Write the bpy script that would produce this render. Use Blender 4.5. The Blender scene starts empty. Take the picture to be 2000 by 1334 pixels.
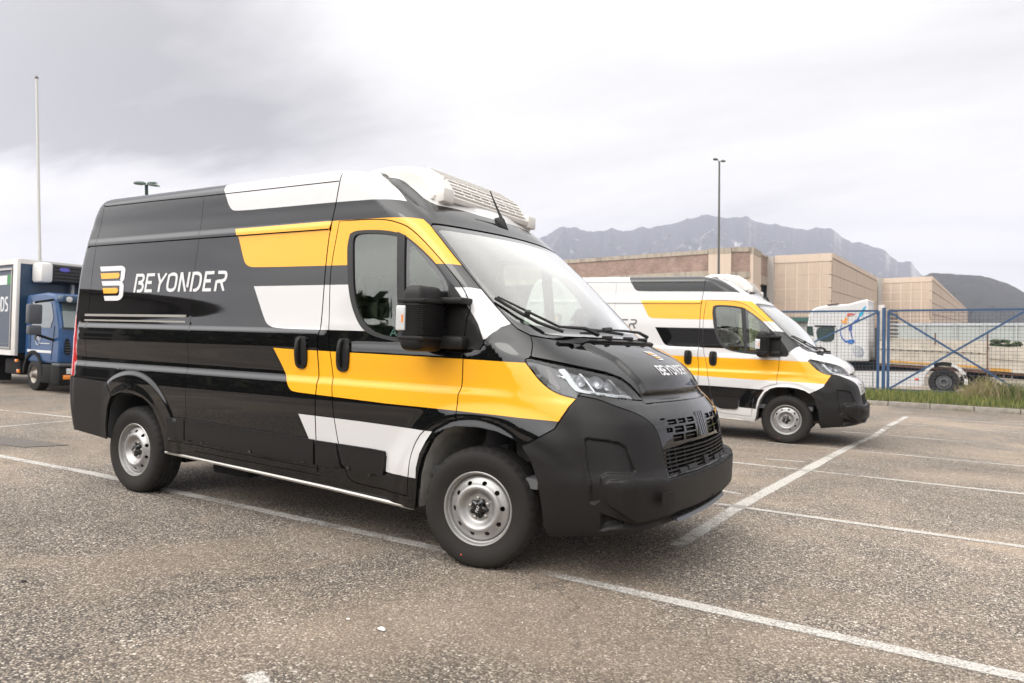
import bpy, bmesh, math, random
import numpy as np
from mathutils import Vector, Matrix
from mathutils.geometry import delaunay_2d_cdt
random.seed(7); RNG=np.random.default_rng(7)
SC=bpy.context.scene
COL=SC.collection
R_=math.radians
# ------------------------------------------------------------------ camera
YAW=2.107456076477989; PIT=-R_(1.25); FPX=1429.88; CPX,CPY=1000.0,671.37
CAM=np.array([2.38406,-4.58675,1.46078])
fw=np.array([math.cos(YAW)*math.cos(PIT),math.sin(YAW)*math.cos(PIT),math.sin(PIT)])
rw=np.cross(fw,[0,0,1]); rw/=np.linalg.norm(rw); uw=np.cross(rw,fw)
cd=bpy.data.cameras.new('camera'); cam=bpy.data.objects.new('camera',cd); COL.objects.link(cam)
cam.matrix_world=Matrix(((rw[0],uw[0],-fw[0],CAM[0]),(rw[1],uw[1],-fw[1],CAM[1]),(rw[2],uw[2],-fw[2],CAM[2]),(0,0,0,1)))
cd.sensor_width=36; cd.lens=FPX*36/2000; cd.shift_y=(CPY-667)/2000; cd.clip_start=.05; cd.clip_end=12000
cd.dof.use_dof=True; cd.dof.focus_distance=4.6; cd.dof.aperture_fstop=4.0
SC.camera=cam
# the car park is one gently sloping plane: local (lot) frame -> world
ML=Matrix(((0.9998767550,0.0000212064,0.0156995,0),(-0.0006113951,0.9992930971,0.0375889896,0),(-0.0156876057,-0.0375939556,0.9991699523,0),(0,0,0,1)))
MLn=np.array(ML)[:3,:3]
# ------------------------------------------------------------------ world: bright overcast sky
W=bpy.data.worlds.new('World'); SC.world=W; W.use_nodes=True
nt=W.node_tree; nt.nodes.clear()
def N(nt,t,**k):
    n=nt.nodes.new(t)
    for a,b in k.items():
        if a=='ins':
            for i,v in b.items(): n.inputs[i].default_value=v
        else: setattr(n,a,b)
    return n
def Lk(nt,a,b): nt.links.new(a,b)
SUN_EL,SUN_AZ=46,-105     # azimuth measured from +x towards +y
sky=N(nt,'ShaderNodeTexSky',sky_type='NISHITA',sun_disc=False,sun_elevation=R_(SUN_EL),sun_rotation=R_(90-SUN_AZ))
bg1=N(nt,'ShaderNodeBackground',ins={1:.004}); Lk(nt,sky.outputs[0],bg1.inputs[0])
tc=N(nt,'ShaderNodeTexCoord'); sx=N(nt,'ShaderNodeSeparateXYZ'); Lk(nt,tc.outputs['Generated'],sx.inputs[0])
def M(nt,op,a,b=None,c=None,clamp=False):
    n=N(nt,'ShaderNodeMath',operation=op,use_clamp=clamp)
    for i,v in enumerate((a,b,c)):
        if v is None: continue
        if isinstance(v,(int,float)): n.inputs[i].default_value=v
        else: Lk(nt,v,n.inputs[i])
    return n.outputs[0]
zc=M(nt,'MAXIMUM',sx.outputs[2],0.0)
den=M(nt,'ADD',zc,.22)
cx_=M(nt,'DIVIDE',sx.outputs[0],den); cy_=M(nt,'DIVIDE',sx.outputs[1],den)
cv=N(nt,'ShaderNodeCombineXYZ'); Lk(nt,cx_,cv.inputs[0]); Lk(nt,cy_,cv.inputs[1])
mp=N(nt,'ShaderNodeMapping'); mp.inputs['Location'].default_value=(3.1,1.7,0); mp.inputs['Rotation'].default_value=(0,0,R_(25)); mp.inputs['Scale'].default_value=(.8,1.5,1)
Lk(nt,cv.outputs[0],mp.inputs[0])
n1=N(nt,'ShaderNodeTexNoise',ins={'Scale':.55,'Detail':6,'Roughness':.52,'Distortion':.35}); Lk(nt,mp.outputs[0],n1.inputs[0])
n2=N(nt,'ShaderNodeTexNoise',ins={'Scale':2.2,'Detail':5,'Roughness':.5,'Distortion':.2}); Lk(nt,mp.outputs[0],n2.inputs[0])
# a long grey cloud bank lies over the western half of the sky (cloud direction as a unit vector)
def bank(az,el,sharp):
    v=(math.cos(R_(az))*math.cos(R_(el)),math.sin(R_(az))*math.cos(R_(el)),math.sin(R_(el)))
    d=N(nt,'ShaderNodeVectorMath',operation='DOT_PRODUCT'); Lk(nt,tc.outputs['Generated'],d.inputs[0]); d.inputs[1].default_value=v
    m=N(nt,'ShaderNodeMapRange',interpolation_type='SMOOTHSTEP'); Lk(nt,d.outputs['Value'],m.inputs[0]); m.inputs[1].default_value=sharp; m.inputs[2].default_value=1; return m.outputs[0]
lowc=N(nt,'ShaderNodeMapRange',interpolation_type='SMOOTHSTEP'); Lk(nt,M(nt,'MULTIPLY_ADD',n2.outputs[0],.10,sx.outputs[2]),lowc.inputs[0]); lowc.inputs[1].default_value=.19; lowc.inputs[2].default_value=.29
b=M(nt,'MULTIPLY',M(nt,'MULTIPLY',bank(160,20,.80),M(nt,'MULTIPLY_ADD',n1.outputs[0],1.0,.35)),M(nt,'MULTIPLY',lowc.outputs[0],.62))
e=M(nt,'MULTIPLY_ADD',n1.outputs[0],1.1,-.42)
e=M(nt,'MULTIPLY_ADD',n2.outputs[0],.28,e)
dk=M(nt,'ADD',e,b)
rmp=N(nt,'ShaderNodeValToRGB'); Lk(nt,dk,rmp.inputs[0])
cr=rmp.color_ramp; cr.elements[0].position=.18; cr.elements[0].color=(1.0,.985,.955,1); cr.elements[1].position=.62; cr.elements[1].color=(.44,.435,.445,1)
m_=cr.elements.new(.36); m_.color=(.83,.815,.81,1)
# overcast sky: brighter overhead than at the horizon
gz=N(nt,'ShaderNodeMapRange'); Lk(nt,sx.outputs[2],gz.inputs[0]); gz.interpolation_type='SMOOTHSTEP'; gz.inputs[1].default_value=.22; gz.inputs[2].default_value=.85; gz.inputs[3].default_value=1.12; gz.inputs[4].default_value=2.1
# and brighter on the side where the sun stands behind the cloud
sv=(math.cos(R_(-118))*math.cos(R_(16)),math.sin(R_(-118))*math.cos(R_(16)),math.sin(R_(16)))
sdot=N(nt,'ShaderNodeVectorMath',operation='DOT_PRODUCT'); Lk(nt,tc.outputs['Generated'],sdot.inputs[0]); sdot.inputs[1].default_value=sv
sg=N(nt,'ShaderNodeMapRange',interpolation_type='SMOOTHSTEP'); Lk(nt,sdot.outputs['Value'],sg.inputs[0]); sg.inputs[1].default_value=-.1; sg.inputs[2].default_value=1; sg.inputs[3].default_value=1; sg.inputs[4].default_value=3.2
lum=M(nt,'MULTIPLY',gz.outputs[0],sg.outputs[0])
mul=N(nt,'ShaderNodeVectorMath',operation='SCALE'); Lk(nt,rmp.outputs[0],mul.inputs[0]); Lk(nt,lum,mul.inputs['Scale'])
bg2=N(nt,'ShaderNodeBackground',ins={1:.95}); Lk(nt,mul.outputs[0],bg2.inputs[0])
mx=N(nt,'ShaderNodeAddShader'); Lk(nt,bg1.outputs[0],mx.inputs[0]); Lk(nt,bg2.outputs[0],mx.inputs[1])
wo=N(nt,'ShaderNodeOutputWorld'); Lk(nt,mx.outputs[0],wo.inputs[0])
sl=bpy.data.lights.new('sun','SUN'); sun=bpy.data.objects.new('sun',sl); COL.objects.link(sun)
sl.energy=.5; sl.angle=R_(22); sl.color=(1,.95,.88)
sd=Vector((math.cos(R_(SUN_AZ))*math.cos(R_(SUN_EL)),math.sin(R_(SUN_AZ))*math.cos(R_(SUN_EL)),math.sin(R_(SUN_EL))))
sun.rotation_euler=sd.to_track_quat('Z','Y').to_euler()
SC.view_settings.view_transform='Standard'; SC.view_settings.look='None'; SC.view_settings.exposure=0; SC.view_settings.gamma=1
SC.view_settings.use_curve_mapping=False
SC.render.engine='CYCLES'
SC.cycles.max_bounces=8; SC.cycles.transparent_max_bounces=16; SC.cycles.volume_bounces=0
# ------------------------------------------------------------------ materials
MATS={}
def mat(name,col=(.5,.5,.5),rough=.5,metal=0,coat=0,spec=.5,var=0,vscale=3,bump=0,bscale=40,emit=None,build=None,coatr=.03):
    if name in MATS: return MATS[name]
    m=bpy.data.materials.new(name); m.use_nodes=True; nt=m.node_tree; p=nt.nodes['Principled BSDF']
    p.inputs['Base Color'].default_value=(*col,1); p.inputs['Roughness'].default_value=rough; p.inputs['Metallic'].default_value=metal
    p.inputs['Coat Weight'].default_value=coat; p.inputs['Coat IOR'].default_value=1.60; p.inputs['Coat Roughness'].default_value=coatr; p.inputs['Specular IOR Level'].default_value=spec
    if var or bump or build:
        tc=N(nt,'ShaderNodeTexCoord')
    if var:
        n=N(nt,'ShaderNodeTexNoise',ins={'Scale':vscale,'Detail':5,'Roughness':.6}); Lk(nt,tc.outputs['Object'],n.inputs[0])
        r=N(nt,'ShaderNodeMapRange'); Lk(nt,n.outputs[0],r.inputs[0]); r.inputs[1].default_value=.25; r.inputs[2].default_value=.75; r.inputs[3].default_value=1-var; r.inputs[4].default_value=1+var
        s=N(nt,'ShaderNodeVectorMath',operation='SCALE'); s.inputs[0].default_value=col; Lk(nt,r.outputs[0],s.inputs['Scale']); Lk(nt,s.outputs[0],p.inputs['Base Color'])
        rr=N(nt,'ShaderNodeMapRange'); Lk(nt,n.outputs[0],rr.inputs[0]); rr.inputs[3].default_value=max(0,rough-.08); rr.inputs[4].default_value=min(1,rough+.08); Lk(nt,rr.outputs[0],p.inputs['Roughness'])
    if bump:
        n=N(nt,'ShaderNodeTexNoise',ins={'Scale':bscale,'Detail':4,'Roughness':.6}); Lk(nt,tc.outputs['Object'],n.inputs[0])
        b=N(nt,'ShaderNodeBump',ins={'Strength':bump,'Distance':.01}); Lk(nt,n.outputs[0],b.inputs['Height']); Lk(nt,b.outputs[0],p.inputs['Normal'])
    if emit: p.inputs['Emission Color'].default_value=(*emit[:3],1); p.inputs['Emission Strength'].default_value=emit[3]
    if build: build(nt,p,tc)
    MATS[name]=m; return m
def dusty(col,dust,amt,z0=.25,z1=.75):
    """thin road dust that settles on the lower body"""
    def f(nt,p,tc):
        s=N(nt,'ShaderNodeSeparateXYZ'); Lk(nt,tc.outputs['Object'],s.inputs[0])
        r=N(nt,'ShaderNodeMapRange'); Lk(nt,s.outputs[2],r.inputs[0]); r.inputs[1].default_value=z1; r.inputs[2].default_value=z0; r.inputs[3].default_value=0; r.inputs[4].default_value=1
        n=N(nt,'ShaderNodeTexNoise',ins={'Scale':9,'Detail':7,'Roughness':.65}); Lk(nt,tc.outputs['Object'],n.inputs[0])
        a=M(nt,'MULTIPLY',r.outputs[0],n.outputs[0]); a=M(nt,'MULTIPLY',a,amt,clamp=True)
        mx=N(nt,'ShaderNodeMix',data_type='RGBA'); Lk(nt,a,mx.inputs[0]); mx.inputs[6].default_value=(*col,1); mx.inputs[7].default_value=(*dust,1); Lk(nt,mx.outputs[2],p.inputs['Base Color'])
        rr=M(nt,'MULTIPLY_ADD',a,.9,p.inputs['Roughness'].default_value,clamp=True); Lk(nt,rr,p.inputs['Roughness'])
        if p.inputs['Coat Weight'].default_value>0:
            c=M(nt,'MULTIPLY_ADD',a,.35,.02,clamp=True); Lk(nt,c,p.inputs['Coat Roughness'])
    return f
DUST=(.20,.17,.14)
BLK=mat('black_paint',(.004,.004,.0045),.5,0,1,0,build=dusty((.004,.004,.0045),DUST,.006,.2,.6))
WHT=mat('white_paint',(.54,.53,.525),.28,0,.6,.5,build=dusty((.54,.53,.525),(.55,.5,.44),.25))
YEL=mat('yellow_film',(.78,.36,.012),.30,0,.35,.3)
PLA=mat('matte_plastic',(.008,.0072,.007),.48,0,0,.28,build=dusty((.008,.0072,.007),(.10,.085,.07),.07),bump=.0)
RUB=mat('black_rubber',(.012,.012,.012),.55)
GLB=mat('gloss_black',(.005,.005,.0055),.10,0,1,0)
DRK=mat('dark_void',(.004,.004,.004),.9)
SIL=mat('silver_steel',(.36,.35,.34),.36,.6,0,.5,var=.12,vscale=14)
ALU=mat('aluminium',(.46,.44,.405),.38,.8)
CHR=mat('chrome',(.75,.76,.78),.10,1)
GRY=mat('grey_liner',(.33,.315,.29),.75,var=.25,vscale=9)
INT=mat('cabin_grey',(.11,.11,.115),.7)
INL=mat('cabin_light_grey',(.30,.30,.30),.8)
FAB=mat('seat_fabric',(.05,.052,.056),.9,bump=.3,bscale=300)
CER=mat('black_glass_border',(.008,.008,.009),.06,0,1)
TYR=mat('tyre_rubber',(.011,.0105,.010),.66,build=dusty((.011,.0105,.010),(.07,.05,.035),.25,-.4,.8),spec=.3)
TRD=mat('tyre_tread',(.016,.0135,.012),.85,var=.35,vscale=25)
WTX=mat('white_film',(.58,.575,.575),.35,0,.3)
GRT=mat('grey_film',(.09,.088,.088),.35,0,.3)
SEAM=mat('door_gap',(.004,.004,.004),.8)
ACW=mat('cream_plastic',(.62,.595,.56),.45,var=.04,vscale=5)
LRED=mat('red_lens',(.45,.01,.012),.10,0,1)
AMB=mat('amber_lens',(.75,.22,.02),.15,0,.8)
CLR=mat('clear_lens',(.50,.50,.50),.12,0,.8)
def glass(name,tint,rough=0.0,ior=1.5,refl=1.0,gc=(1,1,1)):
    if name in MATS: return MATS[name]
    m=bpy.data.materials.new(name); m.use_nodes=True; nt=m.node_tree; nt.nodes.clear()
    o=N(nt,'ShaderNodeOutputMaterial'); t=N(nt,'ShaderNodeBsdfTransparent'); t.inputs[0].default_value=(*tint,1)
    g=N(nt,'ShaderNodeBsdfGlossy'); g.inputs[0].default_value=(*gc,1); g.inputs['Roughness'].default_value=rough
    f=N(nt,'ShaderNodeFresnel',ins={0:ior}); k=M(nt,'MULTIPLY',f.outputs[0],refl,clamp=True)
    x=N(nt,'ShaderNodeMixShader'); Lk(nt,k,x.inputs[0]); Lk(nt,t.outputs[0],x.inputs[1]); Lk(nt,g.outputs[0],x.inputs[2]); Lk(nt,x.outputs[0],o.inputs[0])
    MATS[name]=m; return m
GSIDE=glass('side_glass',(.50,.60,.52),0,1.75,1.7,(.96,1,.93))
GWS=glass('windscreen_glass',(.74,.80,.76),0,1.75,3.0,(1,1,.98))
GLENS=glass('headlamp_glass',(.90,.92,.93),0,1.45,1.2)
# ------------------------------------------------------------------ object helpers
def link(name,me,parent=None,mats=None,loc=None):
    o=bpy.data.objects.new(name,me); COL.objects.link(o)
    if mats is not None:
        for m in (mats if isinstance(mats,(list,tuple)) else [mats]): me.materials.append(m)
    if parent is not None: o.parent=parent
    if loc is not None: o.location=loc
    return o
def tag(o,label=None,cat=None,group=None,kind=None):
    if label: o['label']=label
    if cat: o['category']=cat
    if group: o['group']=group
    if kind: o['kind']=kind
    return o
def empty(name,mw=None,label=None,cat=None,group=None):
    o=bpy.data.objects.new(name,None); COL.objects.link(o); o.empty_display_size=.2
    if mw is not None: o.matrix_world=mw
    return tag(o,label,cat,group)
class MB:
    def __init__(s): s.v=[];s.f=[];s.m=[];s.sm=[]
    def add(s,vs,fs,mi=0,smooth=False):
        b=len(s.v); s.v+=[tuple(map(float,q)) for q in vs]
        for f in fs: s.f.append([b+i for i in f]); s.m.append(mi); s.sm.append(smooth)
        return s
    def box(s,x0,x1,y0,y1,z0,z1,mi=0,M=None,bev=0):
        if bev:
            b=min(bev,(x1-x0)*.45,(y1-y0)*.45,(z1-z0)*.45); bm=bmesh.new(); bmesh.ops.create_cube(bm,size=1)
            for q in bm.verts: q.co=Vector(((x0+x1)/2+q.co.x*(x1-x0),(y0+y1)/2+q.co.y*(y1-y0),(z0+z1)/2+q.co.z*(z1-z0)))
            bmesh.ops.bevel(bm,geom=bm.edges[:],offset=b,segments=2,profile=.5,affect='EDGES')
            vs=[q.co.copy() for q in bm.verts]; bm.verts.index_update(); fs=[[q.index for q in f.verts] for f in bm.faces]; bm.free()
            if M is not None: vs=[M@q for q in vs]
            return s.add(vs,fs,mi,True)
        vs=[Vector((x,y,z)) for x in (x0,x1) for y in (y0,y1) for z in (z0,z1)]
        if M is not None: vs=[M@q for q in vs]
        return s.add(vs,[(0,1,3,2),(4,6,7,5),(0,4,5,1),(2,3,7,6),(0,2,6,4),(1,5,7,3)],mi)
    def tube(s,pts,r,n=8,mi=0,cap=True,smooth=True):
        pts=[Vector(p) for p in pts]; rs=r if isinstance(r,(list,tuple)) else [r]*len(pts)
        rings=[]; up=None
        for i,p in enumerate(pts):
            t=(pts[min(i+1,len(pts)-1)]-pts[max(i-1,0)]).normalized()
            a=t.orthogonal().normalized() if up is None else (up-t*up.dot(t)).normalized(); up=a; bb=t.cross(a)
            rings.append([p+(a*math.cos(k*2*math.pi/n)+bb*math.sin(k*2*math.pi/n))*rs[i] for k in range(n)])
        vs=[q for rg in rings for q in rg]; fs=[]
        for i in range(len(pts)-1):
            for k in range(n): fs.append((i*n+k,i*n+(k+1)%n,(i+1)*n+(k+1)%n,(i+1)*n+k))
        if cap: fs+= [tuple(range(n))[::-1],tuple((len(pts)-1)*n+k for k in range(n))]
        return s.add(vs,fs,mi,smooth)
    def lathe(s,prof,n=48,mi=0,axis='y',c=(0,0,0),closed=False,smooth=True,mod=None):
        """prof: list of (axial, radius)"""
        vs=[];m=len(prof)
        for k in range(n):
            a=2*math.pi*k/n
            for j,(h,r) in enumerate(prof):
                if mod: h,r=mod(j,k,h,r)
                if axis=='y': vs.append((c[0]+r*math.cos(a),c[1]+h,c[2]+r*math.sin(a)))
                elif axis=='z': vs.append((c[0]+r*math.cos(a),c[1]+r*math.sin(a),c[2]+h))
                else: vs.append((c[0]+h,c[1]+r*math.cos(a),c[2]+r*math.sin(a)))
        fs=[];jj=m if closed else m-1
        for k in range(n):
            for j in range(jj): fs.append((k*m+j,k*m+(j+1)%m,((k+1)%n)*m+(j+1)%m,((k+1)%n)*m+j))
        return s.add(vs,fs,mi,smooth)
    def prism(s,poly,h0,h1,axis='y',mi=0,smooth=False):
        """poly in the plane across axis: y->(x,z), x->(y,z), z->(x,y)"""
        f={'y':lambda a,b,h:(a,h,b),'x':lambda a,b,h:(h,a,b),'z':lambda a,b,h:(a,b,h)}[axis]
        n=len(poly); vs=[f(a,b,h0) for a,b in poly]+[f(a,b,h1) for a,b in poly]
        return s.add(vs,[tuple(range(n)),tuple(range(2*n-1,n-1,-1))]+[(i,i+n,(i+1)%n+n,(i+1)%n) for i in range(n)],mi,smooth)
    def mesh(s,name):
        me=bpy.data.meshes.new(name); me.from_pydata(s.v,[],s.f); me.polygons.foreach_set('material_index',s.m); me.polygons.foreach_set('use_smooth',s.sm); me.update()
        bm=bmesh.new(); bm.from_mesh(me); bmesh.ops.recalc_face_normals(bm,faces=bm.faces); bm.to_mesh(me); bm.free(); return me
    def build(s,name,mats,parent=None,sharp=35):
        me=s.mesh(name); o=link(name,me,parent,mats)
        if any(s.sm): me.set_sharp_from_angle(angle=R_(sharp))
        return o
def chaikin(P,closed=True,it=2,ang=42):
    P=[np.array(p,float) for p in P]
    for _ in range(it):
        n=len(P);out=[]
        for i in range(n):
            a,b,c=P[i-1],P[i],P[(i+1)%n]
            if not closed and i in (0,n-1): out.append(b);continue
            u=b-a;v=c-b;cu=np.dot(u,v)/(np.linalg.norm(u)*np.linalg.norm(v)+1e-12)
            if math.degrees(math.acos(max(-1,min(1,cu))))>ang: out.append(b)
            else: out+= [b-u*.25,b+v*.25]
        P=out
    return [tuple(p) for p in P]
def strip(P,w,closed=False):
    """polyline -> thin polygon of width w"""
    P=np.array(P,float);n=len(P);nn=[]
    for i in range(n):
        a=P[i-1] if (i>0 or closed) else P[i]; c=P[(i+1)%n] if (i<n-1 or closed) else P[i]
        t=c-a;t/=np.linalg.norm(t)+1e-12;nn.append((-t[1],t[0]))
    nn=np.array(nn)
    return [tuple(q) for q in P+nn*w/2],[tuple(q) for q in P-nn*w/2]
# ------------------------------------------------------------------ van body surface (u runs nose-wards along the flank and round the corner, v upwards)
def pchip(xk,yk):
    xk=np.array(xk,float);yk=np.array(yk,float);h=np.diff(xk);dl=np.diff(yk)/h
    m=np.zeros(len(xk))
    for i in range(1,len(xk)-1):
        if dl[i-1]*dl[i]>0:
            w1=2*h[i]+h[i-1];w2=h[i]+2*h[i-1];m[i]=(w1+w2)/(w1/dl[i-1]+w2/dl[i])
    m[0]=dl[0];m[-1]=dl[-1]
    def f(x):
        x=np.asarray(x,float);i=np.clip(np.searchsorted(xk,x)-1,0,len(h)-1);t=np.clip((x-xk[i])/h[i],0,1)
        return ((1+2*t)*(1-t)**2*yk[i]+t*(1-t)**2*h[i]*m[i]+t*t*(3-2*t)*yk[i+1]+t*t*(t-1)*h[i]*m[i+1])
    return f
def sst(a,b,x):
    t=np.clip((x-a)/(b-a),0,1); return t*t*(3-2*t)
# v, z, rear x, xs, ws, P1x,P1y,P2x,P2y,P3x,P3y,xc,y4
ROWS=[
(.22,.22,-4.25,.30,.965, .58,.955,.82,.88,.93,.56,.96,.2),
(.27,.27,-4.28,.30,.985, .62,.975,.88,.90,.985,.58,1.015,.2),
(.33,.33,-4.3,.30,1.01, .64,1.00,.92,.93,1.03,.60,1.05,.2),
(.45,.45,-4.33,.30,1.03, .66,1.02,.95,.96,1.05,.62,1.075,.2),
(.58,.58,-4.36,.30,1.038,.66,1.03,.95,.97,1.05,.63,1.075,.2),
(.66,.66,-4.385,.30,1.038,.64,1.03,.92,.96,1.02,.63,1.05,.2),
(.78,.78,-4.4,.30,1.038,.62,1.03,.89,.95,1.00,.63,1.045,.2),
(.90,.90,-4.41,.30,1.035,.60,1.015,.86,.94,.975,.63,1.02,.2),
(1.0,1.0,-4.415,.28,1.028,.58,1.00,.80,.91,.90,.60,.945,.2),
(1.05,1.05,-4.42,.26,1.024,.56,.985,.76,.88,.85,.57,.885,.2),
(1.15,1.15,-4.42,.22,1.02,.46,.975,.665,.865,.785,.56,.85,.2),
(1.25,1.25,-4.42,.14,1.018,.32,.985,.53,.875,.675,.56,.715,.2),
(1.35,1.35,-4.42,.04,1.012,.24,.965,.39,.86,.455,.55,.505,.2),
(1.42,1.42,-4.42,-.04,1.008,.17,.965,.29,.87,.34,.55,.365,.2),
(1.47,1.47,-4.42,-.10,1.004,.10,.975,.23,.89,.31,.52,.34,.2),
(1.80,1.80,-4.405,-.42,.985,-.25,.975,-.15,.90,.0,.52,.07,.2),
(2.08,2.08,-4.365,-.72,.958,-.54,.95,-.45,.87,-.34,.50,-.29,.2),
(2.16,2.16,-4.345,-.80,.95,-.64,.935,-.55,.85,-.44,.48,-.39,.2),
(2.26,2.26,-4.315,-.93,.938,-.78,.915,-.69,.82,-.61,.45,-.56,.2),
(2.36,2.37,-4.275,-1.08,.93,-.94,.90,-.85,.78,-.81,.42,-.78,.2),
(2.43,2.45,-4.225,-1.20,.92,-1.06,.88,-.98,.74,-.96,.40,-.94,.18),
(2.47,2.50,-4.19,-1.31,.885,-1.17,.84,-1.10,.68,-1.08,.38,-1.07,.16),
(2.52,2.53,-4.12,-1.42,.80,-1.32,.73,-1.26,.58,-1.24,.32,-1.23,.14),
(2.60,2.545,-4.0,-1.6,.55,-1.52,.48,-1.48,.36,-1.46,.22,-1.45,.10),
(2.70,2.552,-3.9,-1.75,.0,-1.71,0,-1.69,0,-1.68,0,-1.67,0)]
_R=np.array(ROWS);_v=_R[:,0]
F_=[pchip(_v,_R[:,i]) for i in range(1,13)]
LF=1.3; RC=.09
VMAX=2.70
def bspl(P,t):
    # clamped cubic B-spline, 6 ctrl, knots 0,0,0,0,1/3,2/3,1,1,1,1 ; P list of 6 arrays
    K=[0,0,0,0,1/3,2/3,1,1,1,1]; t=np.clip(t,0,1-1e-9)
    B=[((t>=K[i])&(t<K[i+1])).astype(float) if K[i+1]>K[i] else np.zeros_like(t) for i in range(9)]
    for k in (1,2,3):
        nb=[]
        for i in range(9-k):
            a=(t-K[i])/(K[i+k]-K[i])*B[i] if K[i+k]>K[i] else 0*t
            b=(K[i+k+1]-t)/(K[i+k+1]-K[i+1])*B[i+1] if K[i+k+1]>K[i+1] else 0*t
            nb.append(a+b)
        B=nb
    return sum(B[i]*P[i] for i in range(6))
def base(u,v):
    u=np.asarray(u,float);v=np.asarray(v,float);u,v=np.broadcast_arrays(u,v);u=u.astype(float)
    z,xr,xs,ws,p1x,p1y,p2x,p2y,p3x,p3y,xc,y4=[f(v) for f in F_]
    th=(u-xs)/LF
    X=bspl([xs,p1x,p2x,p3x,xc,xc],th);Y=bspl([ws,p1y,p2y,p3y,y4,0*y4],th)
    # match start: side taper
    x=np.where(th>0,X,u);w=np.where(th>0,Y,ws)
    # rear
    rc=np.minimum(RC,ws*.9); xrs=xr+rc; t=xrs-u
    a=np.clip(t/(rc*1.5708),0,1)*1.5708
    xx=xrs-rc*np.sin(a); yy=ws-rc*(1-np.cos(a))-np.maximum(0,t-rc*1.5708); 
    x=np.where(t>0,xx,x);w=np.where(t>0,np.maximum(yy,0),w)
    return x,w,z
def in_poly(P,u,v):
    P=np.array(P);x0,y0=P[:,0],P[:,1];x1,y1=np.roll(x0,-1),np.roll(y0,-1);c=np.zeros(u.shape,bool)
    for a,b,d,e in zip(x0,y0,x1,y1):
        if b==e: continue
        c^=((b>v)!=(e>v))&(u<(d-a)*(v-b)/(e-b)+a)
    return c
def sdist(P,u,v,closed=True):
    P=np.array(P,float);n=len(P);d=np.full(u.shape,9.)
    for i in range(n if closed else n-1):
        a=P[i];b=P[(i+1)%n];e=b-a;L=e@e+1e-12;t=np.clip(((u-a[0])*e[0]+(v-a[1])*e[1])/L,0,1)
        d=np.minimum(d,np.hypot(u-a[0]-t*e[0],v-a[1]-t*e[1]))
    return np.where(in_poly(P,u,v),d,-d) if closed else d
def yof(u,v): return base(np.array([u]),np.array([v]))[1][0]
def u_of_y(y,v):
    uu=np.linspace(-.2,LF,400)+float(F_[2](v)); yy=base(uu,np.full(400,v))[1]; i=np.argmax(yy<=y) if (yy<=y).any() else 399
    return float(uu[i])
uC=lambda v: float(F_[2](v))+LF
def uR(v):
    xr=float(F_[1](v));ws=float(F_[3](v));rc=min(RC,ws*.9); return xr+rc-(rc*1.5708+ws-rc)
# ---- outlines in (u,v)
P_POCK=[(.535,.829),(.558,.838),(.743,.82),(.792,.794),(.852,.66),(.80,.645),(.64,.645),(.600,.625),(.585,.50),(.555,.478),(.531,.484),(.534,.683)]
P_MOON=[(.577,.441),(.70,.405),(.80,.372),(.70,.35),(.594,.325)]
P_LEDGE=[(.64,.618),(.76,.628),(.95,.622),(1.12,.605),(3,.605),(3,.408),(1.13,.408),(.95,.40),(.80,.39),(.64,.47),(.60,.50),(.60,.60)]
P_HOODTOP=[(.46,1.395),(.63,1.364),(.815,1.331),(.911,1.272),(.97,1.237),(1.023,1.167),(1.075,1.11),(1.105,1.05),(3,1.05),(3,1.5),(.5,1.5)]
CAPR=[(-.72,2.60),(-.66,2.48),(-.55,2.43),(-.44,2.36),(-.36,2.31),(-.27,2.285),(.05,2.275),(.16,2.26),(4,2.255),(4,2.60)]
P_BAND=[(-.99,2.49),(-.925,2.475),(-.763,2.455),(-.60,2.365),(-.46,2.27),(-.372,2.185),(-.33,2.092)]
P_HL=chaikin([(.267,1.245),(.279,1.253),(.299,1.256),(.411,1.233),(.616,1.205),(.836,1.174),(.930,1.149),(.997,1.107),(1.045,1.070),(1.073,1.03),(.809,1.046),(.535,1.072),(.511,1.066),(.495,1.041),(.429,1.053),(.382,1.075),(.35,1.106),(.319,1.15),(.292,1.197),(.267,1.236)])
ARF=[(-.445,.30),(-.421,.391),(-.406,.508),(-.373,.626),(-.308,.745),(-.228,.808),(-.135,.836),(.023,.842),(.151,.83),(.263,.798),(.311,.762),(.339,.682),(.358,.559),(.369,.422),(.374,.33),(.393,.275)]
ARR=[(-3.76,.42),(-3.761,.534),(-3.735,.684),(-3.667,.788),(-3.544,.828),(-3.381,.832),(-3.219,.804),(-3.099,.742),(-2.996,.598),(-2.95,.486),(-2.94,.40)]
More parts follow.
